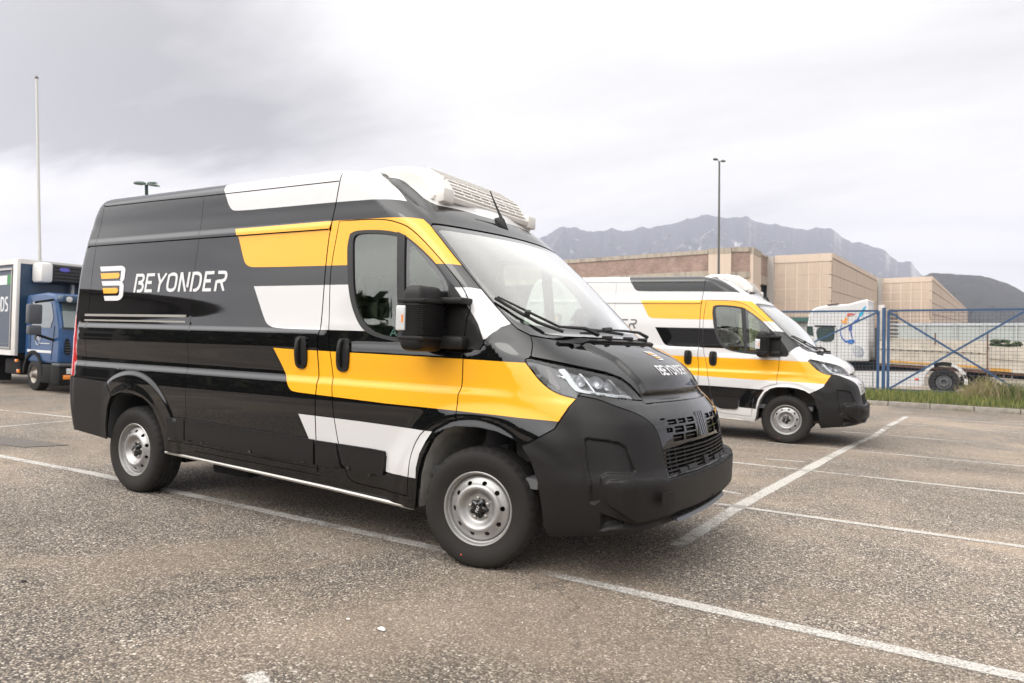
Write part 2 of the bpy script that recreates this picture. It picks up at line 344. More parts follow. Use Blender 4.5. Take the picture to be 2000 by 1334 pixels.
def disp(u,v):
    d=np.zeros_like(u)
    A=sst(-4.30,-4.26,u)
    side=A*sst(-1.30,-1.32,u)                               # behind the B pillar
    # gutter ledge under the high roof
    d+=side*.014*sst(2.155,2.10,v)*(v>2.084)
    # belt step and scallop
    s2=A*sst(-1.26,-1.33,u)
    d+=s2*.016*sst(1.405,1.36,v)*sst(1.06,1.34,v)
    dr=sst(.35,-.1,u)*A
    low=.016*sst(1.072,1.02,v)*sst(.55,.95,v)
    rf=np.hypot(u*.97,v-.33); rr=np.hypot(u+3.41,v-.36)
    nof=sst(.60,.72,rf); nor=sst(.60,.70,rr)
    d+=dr*low*nof
    # wheel arch bulges
    d+=.022*sst(.72,.58,rf)*sst(.52,.36,u)*sst(1.05,.9,v)
    rb_=sst(-3.86,-3.66,u)
    d+=.010*sst(.655,.615,rr)*rb_
    d+=.006*sst(.55,.49,rr)*rb_
    d+=.008*sst(.56,.50,rf)*sst(.45,.3,u)
    # door shoulder under the side window
    dd=sst(-1.15,-.95,u)*sst(.05,-.15,u)
    d+=dd*.012*sst(1.31,1.26,v)*sst(1.06,1.24,v)
    # door window surround stands slightly proud of a hollow A pillar
    # bumper relief
    f=sst(.40,.46,u)*sst(1.08,1.04,v)
    s=sdist(P_POCK,u,v); d-=.016*sst(0,.012,s)
    s=sdist(P_LEDGE,u,v); d+=.040*sst(0,.012,s)*sst(.60,.72,u)
    s=sdist(P_MOON,u,v); d-=.045*sst(0,.03,s)
    d-=.018*sst(.40,.36,v)*sst(.6,.8,u)*sst(.345,.36,v)
    # soft crease running down the bumper corner
    d+=.010*sst(.50,.54,u)*sst(.99,.80,v)*sst(.84,.80,u-(1-v)*0)*sst(.45,.6,v)*.6
    # bonnet: raised centre
    s=sdist(P_HOODTOP,u,v); d+=.024*sst(-.004,.028,s)*sst(1.41,1.37,v)
    d-=.012*sst(1.065,1.057,v)*sst(1.012,1.02,v)*sst(1.07,1.10,u)
    # roof cap: step up behind the ridge
    m=(v>2.05)&(u>-1.3)
    if m.any():
        P=np.array(P_BAND);ub=np.interp(v[m],P[::-1,1],P[::-1,0]); w=u[m]-ub
        d[m]+=.026*sst(-.05,.05,w)*sst(2.10,2.32,v[m])*sst(2.58,2.46,v[m])-.010*sst(-.14,-.05,w)*sst(.03,-.05,w)*sst(2.12,2.3,v[m])*sst(2.5,2.4,v[m])
    s=sdist(CAPR,u,v); d+=.045*sst(-.01,.07,s)
    return d
def basep(u,v):
    x,w,z=base(u,v); return np.stack([x,-w,z],-1)
def bnorm(u,v,f,e=.003):
    a=f(u+e,v)-f(u-e,v); vv=np.clip(v+e,.22,2.699);v0=np.clip(v-e,.22,2.699); b=f(u,vv)-f(u,v0); n=np.cross(a,b); L=np.linalg.norm(n,axis=-1,keepdims=True)
    n=n/np.maximum(L,1e-9)
    bad=(L[...,0]<1e-9); n[bad]=(0,0,1)
    return n
def surf(u,v,off=0.0):
    u=np.asarray(u,float);v=np.asarray(v,float)
    return basep(u,v)+bnorm(u,v,basep)*(disp(u,v)+off)[...,None]
def snorm(u,v): return bnorm(u,v,lambda a,b:basep(a,b)+bnorm(a,b,basep,.004)*disp(a,b)[...,None],.0022)
# orientation: cross(du,dv) must point outwards
# ---- panels
FAR_=3.0
SEAMS=[('seam',strip([(-4.113,2.43),(-4.069,2.42),(-3.409,2.417),(-2.669,2.41),(-1.275,2.405)],.007)),
('seam',strip(chaikin([(-4.10,2.425),(-4.14,2.159),(-4.150,2.091),(-4.154,1.428),(-4.152,1.347),(-4.13,1.129),(-4.101,.935)],False),.005)),
('seam',strip(chaikin([(-1.262,2.45),(-1.268,2.404),(-1.303,2.147),(-1.308,2.072),(-1.318,2.04),(-1.318,1.388),(-1.325,1.327),(-1.325,1.249),(-1.303,1.047),(-1.308,.949),(-1.298,.652),(-1.285,.42)],False),.009)),
('seam',strip([(-2.723,2.40),(-2.722,2.077),(-2.740,1.661),(-2.723,1.409),(-2.718,1.234),(-2.705,1.018),(-2.690,.674)],.0035)),
('seam',strip([(-4.225,2.084),(-1.325,2.084)],.0052)),
('seam',strip([(.299,1.392),(.300,1.32),(.302,1.254)],.008)),
('seam',strip([(.29,1.262),(.395,1.247),(.588,1.219),(.821,1.186),(.936,1.156),(1.007,1.113),(1.058,1.070),(1.085,1.036)],.014)),
('seam',strip(chaikin([(.511,1.058),(.64,1.040),(.771,1.007),(.90,.980),(1.006,.949),(1.079,.899),(1.117,.828),(1.139,.718),(1.132,.613)],False),.007)),
('seam',strip([(.310,.765),(.412,.87),(.433,.92),(.463,.995),(.505,1.058)],.006)),
('seam',strip([(-4.34,.930),(-4.316,.925),(-3.765,.908),(-3.672,.794)],.006)),
('seam',strip([(-2.903,.488),(-1.262,.448),(-1.262,.402),(-2.60,.432)],.004)),
('seam',strip([(1.077,1.018),(1.2,1.014),(1.66,1.012)],.006)),
('seam',strip([(-4.30,.93),(-4.283,1.175),(-4.335,1.482),(-4.376,1.50)],.005)),
]
DOOR=[(-1.235,2.137),(-1.266,1.828),(-1.265,1.697),(-1.240,1.35),(-1.227,1.27),(-1.216,1.243),(-1.168,1.047),(-1.159,.974),(-1.132,.816),(-1.094,.641),(-1.024,.447),(-.989,.408),(-.919,.386),(-.492,.376),(-.478,.5),(-.468,.615),(-.440,.698),(-.384,.782),(-.272,.848),(-.139,.872),(-.142,1.013),(-.126,1.058),(-.118,1.224),(-.122,1.37),(-.115,1.47),(-.113,1.522),(-.130,1.578),(-.177,1.667),(-.31,1.81),(-.455,1.932),(-.586,2.031),(-.665,2.078),(-.782,2.117),(-.90,2.13),(-1.036,2.135)]
DOOR=chaikin(DOOR,True,1,30)
FRAME=chaikin([(-1.116,1.823),(-1.137,1.964),(-1.122,2.043),(-1.066,2.065),(-.823,2.055),(-.66,2.019),(-.588,1.973),(-.483,1.899),(-.377,1.813),(-.282,1.711),(-.235,1.667),(-.115,1.528),(-.006,1.392),(.013,1.331),(-.012,1.294),(-.115,1.291),(-.26,1.292),(-.614,1.321),(-.735,1.337),(-.848,1.358),(-.953,1.403),(-1.043,1.528),(-1.094,1.675)],True,2)
GMAIN=chaikin([(-1.078,1.902),(-1.092,2.002),(-1.070,2.033),(-1.020,2.041),(-.832,2.030),(-.705,2.006),(-.662,1.717),(-.623,1.351),(-.761,1.362),(-.876,1.395),(-.974,1.48),(-1.04,1.626)],True,2,60)
GQ=chaikin([(-.640,1.995),(-.586,1.960),(-.481,1.886),(-.377,1.800),(-.280,1.69),(-.264,1.602),(-.277,1.37),(-.582,1.354)],True,2,50)
GQI=chaikin([(-.598,1.917),(-.585,1.936),(-.561,1.935),(-.504,1.88),(-.407,1.792),(-.335,1.712),(-.308,1.661),(-.305,1.571),(-.300,1.39),(-.544,1.375)],True,2,60)
SAIL=[(-.268,1.705),(-.235,1.667),(-.115,1.528),(-.006,1.392),(.013,1.331),(-.012,1.294),(-.26,1.292),(-.275,1.36),(-.260,1.60)]
WS=[(-.340,2.090),(-.395,2.088),(-.423,2.072),(-.39,2.035),(-.149,1.81),(-.018,1.657),(.077,1.55),(.161,1.461),(.202,1.424),(.302,1.388),(.478,1.374),(.745,1.368),(1.10,1.368),(FAR_,1.367),(FAR_,2.092),(.011,2.088)]
WSG=chaikin([(-.300,2.051),(-.345,2.040),(-.143,1.851),(-.011,1.682),(.070,1.585),(.150,1.510),(.227,1.463),(.344,1.452),(.8,1.440),(FAR_,1.440),(FAR_,2.052)],True,1,50)
COWL=[(.304,1.385),(.378,1.38),(.516,1.363),(.679,1.352),(.86,1.339),(1.034,1.334),(FAR_,1.334),(FAR_,1.367),(1.10,1.368),(.745,1.368),(.478,1.374),(.302,1.388)]
HOOD=[(.304,1.385),(.378,1.38),(.516,1.363),(.679,1.352),(.86,1.339),(1.034,1.334),(FAR_,1.334),(FAR_,1.060),(1.121,1.061),(1.075,1.055),(1.007,1.113),(.936,1.156),(.821,1.186),(.588,1.219),(.395,1.247),(.302,1.254)]
TRIM=[(1.075,1.055),(1.121,1.061),(FAR_,1.060),(FAR_,1.012),(1.2,1.014),(1.071,1.02)]
NOSE=[(.511,1.06),(.535,1.072),(.809,1.046),(1.068,1.022),(1.2,1.014),(FAR_,1.012),(FAR_,.602),(1.132,.613),(1.139,.718),(1.117,.828),(1.079,.899),(1.006,.949),(.90,.980),(.771,1.007),(.64,1.040)]
BUMP=[(.18,.762),(.310,.762),(.412,.87),(.433,.92),(.463,.995),(.505,1.06),(.64,1.040),(.771,1.007),(.90,.980),(1.006,.949),(1.079,.899),(1.117,.828),(1.139,.718),(1.132,.605),(FAR_,.602),(FAR_,.1),(.18,.1)]
RBUMP=[(-7,.93),(-4.316,.925),(-3.765,.908),(-3.672,.794),(-3.60,.6),(-3.60,.1),(-7,.1)]
LAMPR=chaikin([(-4.376,1.46),(-4.345,1.482),(-4.335,1.45),(-4.283,1.175),(-4.262,.932),(-4.44,.932),(-4.47,1.2),(-4.44,1.45),(-4.40,1.49)],True,1,60)
SLIDE=[(-2.722,2.413),(-2.722,2.077),(-2.740,1.661),(-2.723,1.409),(-2.718,1.234),(-2.705,1.018),(-2.690,.674),(-2.69,.482),(-1.290,.448),(-1.298,.652),(-1.308,.949),(-1.303,1.047),(-1.325,1.249),(-1.325,1.327),(-1.318,1.388),(-1.318,2.04),(-1.308,2.072),(-1.303,2.147),(-1.268,2.406)]
FEND=[(-.139,.83),(-.139,.872),(-.142,1.013),(-.126,1.058),(-.118,1.224),(-.122,1.37),(-.115,1.47),(.0,1.355),(.044,1.40),(.082,1.432),(.155,1.462),(.202,1.424),(.293,1.388),(.302,1.254),(.267,1.245),(.267,1.236),(.292,1.197),(.35,1.106),(.429,1.053),(.511,1.06),(.463,.995),(.412,.87),(.31,.762),(.151,.80)]
ROOF=[(-7,2.435),(4,2.435),(4,3),(-7,3)]
MASK=[(1.145,.885),(1.165,.905),(1.262,.925),(1.40,.934),(FAR_,.938),(FAR_,.790),(1.40,.785),(1.158,.766)]
GLOW=[(1.160,.760),(1.40,.778),(FAR_,.784),(FAR_,.612),(1.40,.611),(1.150,.613)]
# grille mask slots: (u0,u1,v0,v1) in fractions measured from the centre line (y) and height
def yr(y0,y1,v0,v1,sl=0.0):
    return [(u_of_y(y0,v0)+0,v0),(u_of_y(y1,v0),v0),(u_of_y(y1,v1),v1),(u_of_y(y0,v1),v1)]
SLOTS=[]
for v0,v1,cells in ((.893,.921,((.505,.395),(.37,.265),(.235,.13))),(.843,.880,((.44,.315),(.285,.13))),(.795,.834,((.48,.34),(.31,.13))),(.850,.876,((.54,.47),))):
    for a,b in cells: SLOTS.append(yr(a,b,v0,v1))
SLOTS.append([(1.160,.921),(1.205,.923),(1.215,.932),(1.165,.932)])
LIV_W=[chaikin([(-2.55,2.72),(-2.525,2.49),(-2.490,2.435),(-2.452,2.385),(-2.416,2.33),(-2.38,2.295),(-2.327,2.279),(-1.84,2.276),(-1.291,2.274),(-.991,2.268),(-.776,2.264),(-.625,2.256)],False,2,60)+[(-.684,2.342),(-.801,2.437),(-.90,2.475),(-1.02,2.55),(-1.1,2.72)],
 chaikin([(-2.028,1.698),(-1.96,1.579),(-1.891,1.462),(-1.850,1.415),(-1.761,1.392),(-1.302,1.390),(-.764,1.388),(-.793,1.697)],True,2,60),
 [(-.255,1.668),(-.119,1.668),(-.018,1.658),(.072,1.56),(.165,1.455),(.082,1.432),(.044,1.40),(.02,1.356),(-.009,1.355)],
 [(-1.464,.807),(-1.35,.62),(-1.094,.60),(-.674,.60),(-.679,.499),(-.421,.493),(-.419,.553),(-.395,.646),(-.349,.73),(-.31,.787),(-.394,.788),(-.906,.8)]]
LIV_CAP=[(-.92,2.72),(-.84,2.47),(-.60,2.40),(-.51,2.335),(-.435,2.280),(-.36,2.252),(-.29,2.240),(-.126,2.240),(.044,2.235),(.142,2.225),(.296,2.222),(FAR_,2.222),(FAR_,2.72)]
LIV_Y=[chaikin([(-2.3,2.139),(-2.257,2.078),(-2.175,1.915),(-2.145,1.868),(-2.095,1.845),(-2.046,1.840),(-1.768,1.835)],False,2,60)+[(-.60,1.825),(-.378,1.817),(-.275,1.816),(-.150,1.808),(-.29,1.938),(-.40,2.040),(-.44,2.08),(-.492,2.118),(-.618,2.128),(-.783,2.134),(-1.236,2.142)],
 chaikin([(-1.756,1.253),(-1.61,1.051),(-1.585,1.0),(-1.555,.966),(-1.511,.954),(-1.311,.949)],False,2,60)+[(-.698,.931),(-.141,.925),(.207,.919),(.429,.912),(.52,1.08),(.30,1.24),(.263,1.228),(-.123,1.235),(-1.017,1.243),(-1.633,1.25)]]
LIV_BELOW=[(-4.1,.40)]
def resample(P,st,closed=True):
    out=[];n=len(P)
    for i in range(n if closed else n-1):
        a=np.array(P[i],float);b=np.array(P[(i+1)%n],float);k=max(1,int(math.ceil(np.linalg.norm(b-a)/st)))
        for j in range(k): out.append(tuple(a+(b-a)*j/k))
    if not closed: out.append(tuple(P[-1]))
    return out
vs_=lambda a,b,n:[a+(b-a)*i/n for i in range(n+1)]
DOMAIN=[(uR(.455),.455)]+[(-4.22,.455)]+ARR+[(-2.94,.40),(-2.2,.372),(-1.2,.338)]+ARF+[(.594,.30),(.80,.325),(.97,.342),(1.13,.345),(uC(.345),.345)]
DOMAIN+=[(uC(v),v) for v in vs_(.345,2.69,70)[1:]]+[(uR(2.69),2.69)]+[(uR(v),v) for v in vs_(2.69,.455,40)[1:-1]]
def clampP(P,far=False):
    return [(min(u,uC(min(max(v,.345),2.69))) if (far and u>0.9) else max(u,-6.0),v) for u,v in P]
def run_cdt(polys,pts):
    """constrained triangulation; returns vertices, triangles and for each triangle the polygons it lies in"""
    vs=[];es=[];PP=[]
    for P in polys:
        Q=[P[0]]
        for q in P[1:]:
            if abs(q[0]-Q[-1][0])+abs(q[1]-Q[-1][1])>1e-6: Q.append(q)
        if abs(Q[0][0]-Q[-1][0])+abs(Q[0][1]-Q[-1][1])<1e-6: Q.pop()
        PP.append(Q); b=len(vs); n=len(Q); vs+=[Vector(q) for q in Q]; es+=[(b+i,b+(i+1)%n) for i in range(n)]
    vs+=[Vector(q) for q in pts]
    r=delaunay_2d_cdt(vs,es,[],0,1e-5,False)
    V=np.array([tuple(q) for q in r[0]]); T=np.array([tuple(f) for f in r[2]]); C=V[T].mean(1)
    ins=[[] for _ in T]
    for k,Q in enumerate(PP):
        Qa=np.array(Q); lo=Qa.min(0);hi=Qa.max(0); cand=np.where((C[:,0]>lo[0])&(C[:,0]<hi[0])&(C[:,1]>lo[1])&(C[:,1]<hi[1]))[0]
        if len(cand)==0: continue
        for i in cand[in_poly(Q,C[cand,0],C[cand,1])]: ins[i].append(k)
    k=[i for i in range(len(T)) if ins[i]]
    return V,[tuple(int(x) for x in T[i]) for i in k],[ins[i] for i in k]
def mk_mesh(name,uv,tris,off,matidx,mats,depth=.012,mirror='none',normals=True,flange_mat=0):
    """triangles in (u,v) -> mesh on the body surface, with the edge turned inwards by depth"""
    used=sorted({i for t in tris for i in t}); mp={a:i for i,a in enumerate(used)}
    U=uv[used,0];V=uv[used,1]; P=surf(U,V,off); Nn=snorm(U,V)
    F=[tuple(mp[i] for i in t) for t in tris]
    # consistent winding: outward
    a,b,c=P[[f[0] for f in F]],P[[f[1] for f in F]],P[[f[2] for f in F]]
    g=np.cross(b-a,c-a); s=(g*Nn[[f[0] for f in F]]).sum(1)
    F=[f if k>=0 else f[::-1] for f,k in zip(F,s)]
    ec={}
    for f in F:
        for i in range(3):
            e=(f[i],f[(i+1)%3]); ec[e]=ec.get(e,0)+1
    bd=[e for e in ec if (e[1],e[0]) not in ec]
    if mirror!='none': # keep centre line open
        bd=[e for e in bd if not(abs(P[e[0]][1])<2e-3 and abs(P[e[1]][1])<2e-3)]
    verts=[tuple(p) for p in P]; LN=[[tuple(Nn[i]) for i in f] for f in F]; MI=list(matidx)
    if depth:
        nb={}
        for e in bd:
            for i in e:
                if i not in nb: nb[i]=len(verts); verts.append(tuple(P[i]-Nn[i]*depth))
        for a_,b_ in bd:
            q=(a_,nb[a_],nb[b_],b_); v0,v1,v2=[np.array(verts[k]) for k in (a_,nb[a_],b_)]
            n=np.cross(v1-v0,v2-v0); n=n/(np.linalg.norm(n)+1e-12); F.append(q); LN.append([tuple(n)]*4); MI.append(flange_mat)
    def fin(nm,sgn,both):
        vv=np.array(verts);ff=list(F);ln=list(LN);mi=list(MI)
        if sgn>0 or both:
            v2=vv*[1,-1,1];f2=[f[::-1] for f in F];l2=[[(n[0],-n[1],n[2]) for n in L[::-1]] for L in LN]
            if both:
                k=len(vv);vv=np.vstack([vv,v2]);ff=ff+[tuple(i+k for i in f) for f in f2];ln=ln+l2;mi=mi+mi
            else: vv,ff,ln=v2,f2,l2
        me=bpy.data.meshes.new(nm);me.from_pydata([tuple(q) for q in vv],[],ff)
        me.polygons.foreach_set('material_index',mi);me.polygons.foreach_set('use_smooth',[True]*len(ff))
        for m in mats: me.materials.append(m)
        me.update()
        me.normals_split_custom_set([n for L in ln for n in L])
        return me
    if mirror=='none': return [fin(name,-1,False)]
    if mirror=='pair': return [fin(name,-1,False),fin(name,1,False)]
    return [fin(name,-1,True)]
# ------------------------------------------------------------------ one big constrained triangulation of the half body
polys=[];tags=[]
def addp(t,P,st=.035):
    polys.append(resample(clampP(P),st));tags.append(t)
addp('domain',DOMAIN)
for t,(A_,B_) in SEAMS: addp('seam',A_+B_[::-1],.03)
for nm,P,w in (('door',DOOR,.007),('ws',WS,.012),('hl',P_HL,.007)):
    A_,B_=strip(P,w,True); addp('ring_a_'+nm,A_,.03); addp('ring_b_'+nm,B_,.03)
PAN=[('headlight',P_HL),('window_frame',FRAME),('glass_main',GMAIN),('glass_q',GQ),('glass_qi',GQI),('sail',SAIL),('ws',WS),('wsg',WSG),('cowl',COWL),('hood',HOOD),('trim',TRIM),('nose',NOSE),('bumper',BUMP),('rbump',RBUMP),('rlamp',LAMPR),('slide',SLIDE),('fender',FEND),('roof',ROOF),('mask',MASK),('glow',GLOW)]
for n_,P in PAN: addp(n_,P)
for P in SLOTS: addp('slot',P,.02)
for P in LIV_W: addp('W',P)
addp('WC',LIV_CAP)
for P in LIV_Y: addp('Y',P)
addp('lower',[(-4.1,.48),(-2.9,.488),(-1.262,.449),(-1.05,.44),(-.48,.49),(-.3,.49),(-.3,.1),(-4.1,.1)])
pts=[]
g=.03
def grid(u0,u1,v0,v1,s,t=None):
    t=t or s
    for i in range(int((u1-u0)/s)+1):
        for j in range(int((v1-v0)/t)+1): pts.append((u0+i*s+(s*.5 if j%2 else 0),v0+j*t))
grid(-5.35,-4.46,.47,2.68,.08)
grid(-4.46,-4.27,.47,2.68,.018,.05)
grid(-4.27,-1.0,.42,2.40,.045,.03)
grid(-4.25,-1.0,2.41,2.68,.05,.012)
grid(-1.0,.05,.40,2.42,.028)
grid(.05,1.60,.30,1.46,.0125)
grid(-1.0,1.0,1.46,2.10,.022)
grid(-1.3,.8,2.10,2.50,.018,.014)
grid(-1.3,-.2,2.50,2.68,.03,.02)
pz=np.array(pts); kz=~((pz[:,0]<-1.33)&(pz[:,0]>-4.28)&(((pz[:,1]>1.345)&(pz[:,1]<1.415))|((pz[:,1]>1.008)&(pz[:,1]<1.085))|((pz[:,1]>2.068)&(pz[:,1]<2.165)))); pts=[tuple(q) for q in pz[kz]]
for vv in (2.155,2.14,2.12,2.10,2.092,2.088,2.084,2.08,2.074,1.405,1.395,1.385,1.375,1.365,1.36,1.352,1.075,1.065,1.05,1.04,1.03,1.022,1.015):
    for u_ in np.arange(-4.25,-.1 if vv<1.1 else -1.32,.036): pts.append((u_,vv))
pa0=np.array(pts); kp=~(((np.hypot(pa0[:,0],pa0[:,1]-.33)<.735)&(pa0[:,0]<.05))|(np.hypot(pa0[:,0]+3.41,pa0[:,1]-.36)<.685)); pts=[tuple(q) for q in pa0[kp]]
for r_,c_,a0,a1 in [(r,(0,.33),84,182) for r in np.arange(.44,.74,.0125)]+[(r,(-3.41,.36),-6,186) for r in np.arange(.44,.69,.0115)]:
    for a in np.arange(a0,a1,1.9): pts.append((c_[0]+r_*math.cos(R_(a)),c_[1]+r_*math.sin(R_(a))))
for P in (P_POCK,P_MOON,P_LEDGE,P_HOODTOP):
    for off_ in (-.004,.0,.004,.008,.013,.02,.03):
        A_,B_=strip(resample(P,.02),abs(off_)*2+1e-4,True); pts+= [q for q in (A_+B_) if .3<q[1]<1.45 and .3<q[0]<1.6]
pa=np.array(pts); dm=in_poly(resample(DOMAIN,.2),pa[:,0],pa[:,1]); sd_=sdist(resample(DOMAIN,.2),pa[:,0],pa[:,1])
pts=[tuple(q) for q in pa[sd_>.006]]
UV,TRI,ORI=run_cdt(polys,pts)
uvset=np.array(UV)
def tagset(o): return {tags[i] for i in o}
groups={}
for t,o in zip(TRI,ORI):
    s=tagset(o)
    if 'domain' not in s: continue
    if 'seam' in s: continue
    gap=False
    for nm in ('door','ws','hl'):
        if ('ring_a_'+nm in s)!=('ring_b_'+nm in s): gap=True
    if gap and not ('headlight' in s and 'ring_a_door' not in s and False): continue
    mi=1 if 'W' in s or 'WC' in s else 2 if 'Y' in s else 0
    if 'lower' in s and mi!=1: mi=0
    if 'wsg' in s and 'ws' in s: k='windscreen';mi=0
    elif 'ws' in s: k='windscreen_border';mi=0
    elif 'headlight' in s: k='headlamp_lens';mi=0
    elif 'rlamp' in s: k='tail_lamp';mi=0
    elif 'sail' in s and 'window_frame' in s: k='mirror_mount';mi=0
    elif 'window_frame' in s and 'glass_main' in s: k='side_window';mi=0
    elif 'window_frame' in s and 'glass_q' in s: k='quarter_window';mi=1 if 'glass_qi' not in s else 0
    elif 'window_frame' in s: k='window_frame';mi=0
    elif 'cowl' in s: k='windscreen_cowl';mi=0
    elif 'hood' in s: k='bonnet';mi=0
    elif 'trim' in s: k='bonnet_trim';mi=0
    elif 'nose' in s and 'glow' in s: continue
    elif 'nose' in s and 'slot' in s: continue
    elif 'nose' in s and 'mask' in s: k='grille_mask';mi=0
    elif 'nose' in s: k='nose_panel';mi=0
    elif 'bumper' in s: k='front_bumper';mi=0
    elif 'rbump' in s: k='rear_bumper';mi=0
    elif 'ring_a_door' in s and 'ring_b_door' in s: k='front_door'
    elif 'slide' in s: k='sliding_door'
    elif 'fender' in s: k='front_wing'
    elif 'roof' in s: k='roof'
    else: k='body_shell'
    groups.setdefault(k,([],[])); groups[k][0].append(t); groups[k][1].append(mi)
PM=dict(windscreen=('both',[GWS],0),windscreen_border=('both',[CER],.01),headlamp_lens=('pair',[GLENS],0),tail_lamp=('pair',[LRED],.01),mirror_mount=('pair',[PLA],.012),side_window=('pair',[GSIDE],0),
 quarter_window=('pair',[GSIDE,CER],0),window_frame=('pair',[RUB],.012),windscreen_cowl=('both',[PLA],.01),bonnet=('both',[BLK,WHT,YEL],.014),bonnet_trim=('both',[GLB],.01),grille_mask=('both',[GLB,WHT,YEL],.02),
 nose_panel=('both',[GLB,WHT,YEL],.014),front_bumper=('both',[PLA],.014),rear_bumper=('both',[PLA],.014),front_door=('pair',[BLK,WHT,YEL],.014),sliding_door=('pair',[BLK,WHT,YEL],.014),
 front_wing=('pair',[BLK,WHT,YEL],.014),roof=('both',[BLK,WHT,YEL],0),body_shell=('both',[BLK,WHT,YEL],.016))
BODY={}
for k,(T_,MI_) in groups.items():
    mir,ms,dep=PM[k]; off={'window_frame':.003,'windscreen_border':-.003,'windscreen':-.003,'side_window':-.008,'quarter_window':-.002,'mirror_mount':.008,'front_bumper':.002,'rear_bumper':.004,'headlamp_lens':.0}.get(k,0)
    BODY[k]=mk_mesh(k,uvset,T_,off,MI_,ms,dep,mir)
# dark inner shell seen through the gaps, with the window and lamp openings left free
ipol=[resample(clampP(DOMAIN),.05)]; itag=['d']
for P in (FRAME,P_HL): ipol.append(resample(P,.05));itag.append('h')
A_,B_=strip(WS,.10,True); 
ipol.append(resample(clampP(WSG),.05)); itag.append('h')
ipol.append(resample(clampP(GLOW),.05)); itag.append('h')
ip=[]
for i in range(int(5.4/.09)):
    for j in range(24): ip.append((-5.3+i*.09,.47+j*.092))
for i in range(36):
    for j in range(46): ip.append((-.4+i*.055,.36+j*.045))
ia=np.array(ip); ip=[tuple(q) for q in ia[sdist(resample(DOMAIN,.2),ia[:,0],ia[:,1])>.02]]
u_,t_,o_=run_cdt(ipol,ip)
keep=[t for t,o in zip(t_,o_) if 0 in o and not any(itag[i]=='h' for i in o)]
BODY['inner_shell']=mk_mesh('inner_shell',np.array(u_),keep,-.030,[0]*len(keep),[DRK],0,'both')
def patch(name,P,off,mats,depth=.012,mirror='none',st=.025,gs=.04,extra=None):
    """a part with outline P laid on the body surface at height off"""
    P=clampP(P,True); R=resample(P,st); a=np.array(R); lo=a.min(0);hi=a.max(0)
    gp=[(x,y) for x in np.arange(lo[0]+gs/2,hi[0],gs) for y in np.arange(lo[1]+gs/2,hi[1],gs)]
    if gp:
        ga=np.array(gp); gp=[tuple(q) for q in ga[sdist(R,ga[:,0],ga[:,1])>gs*.25]]
    pol=[R]+([resample(clampP(e),st) for e in extra] if extra else [])
    u,t,o=run_cdt(pol,gp); tt=[q for q,k in zip(t,o) if 0 in k]; mi=[1 if any(j>0 for j in k) else 0 for q,k in zip(t,o) if 0 in k]
    return mk_mesh(name,np.array(u),tt,off,mi,mats if isinstance(mats,list) else [mats],depth,mirror)
def decal(name,polysets,off,mats,mirror='none',gs=.05):
    """polysets: list of (list of polygons, material index): unions of strokes laid flat on the body"""
    pol=[];pt=[]
    for k,(PS,mi) in enumerate(polysets):
        for P in PS: pol.append(resample(P,.03));pt.append(mi)
    u,t,o=run_cdt(pol,[])
    mi=[pt[k[-1]] for k in o]
    return mk_mesh(name,np.array(u),t,off,mi,mats,0,mirror)
def stroke(P,w,cap0=None,closed=False):
    """centre line -> list of quads of width w"""
    A_,B_=strip(P,w,closed); out=[];n=len(P)
    for i in range(n if closed else n-1):
        j=(i+1)%n; out.append([A_[i],A_[j],B_[j],B_[i]])
    return out
def smo(P,it=2): return chaikin(P,False,it,120)
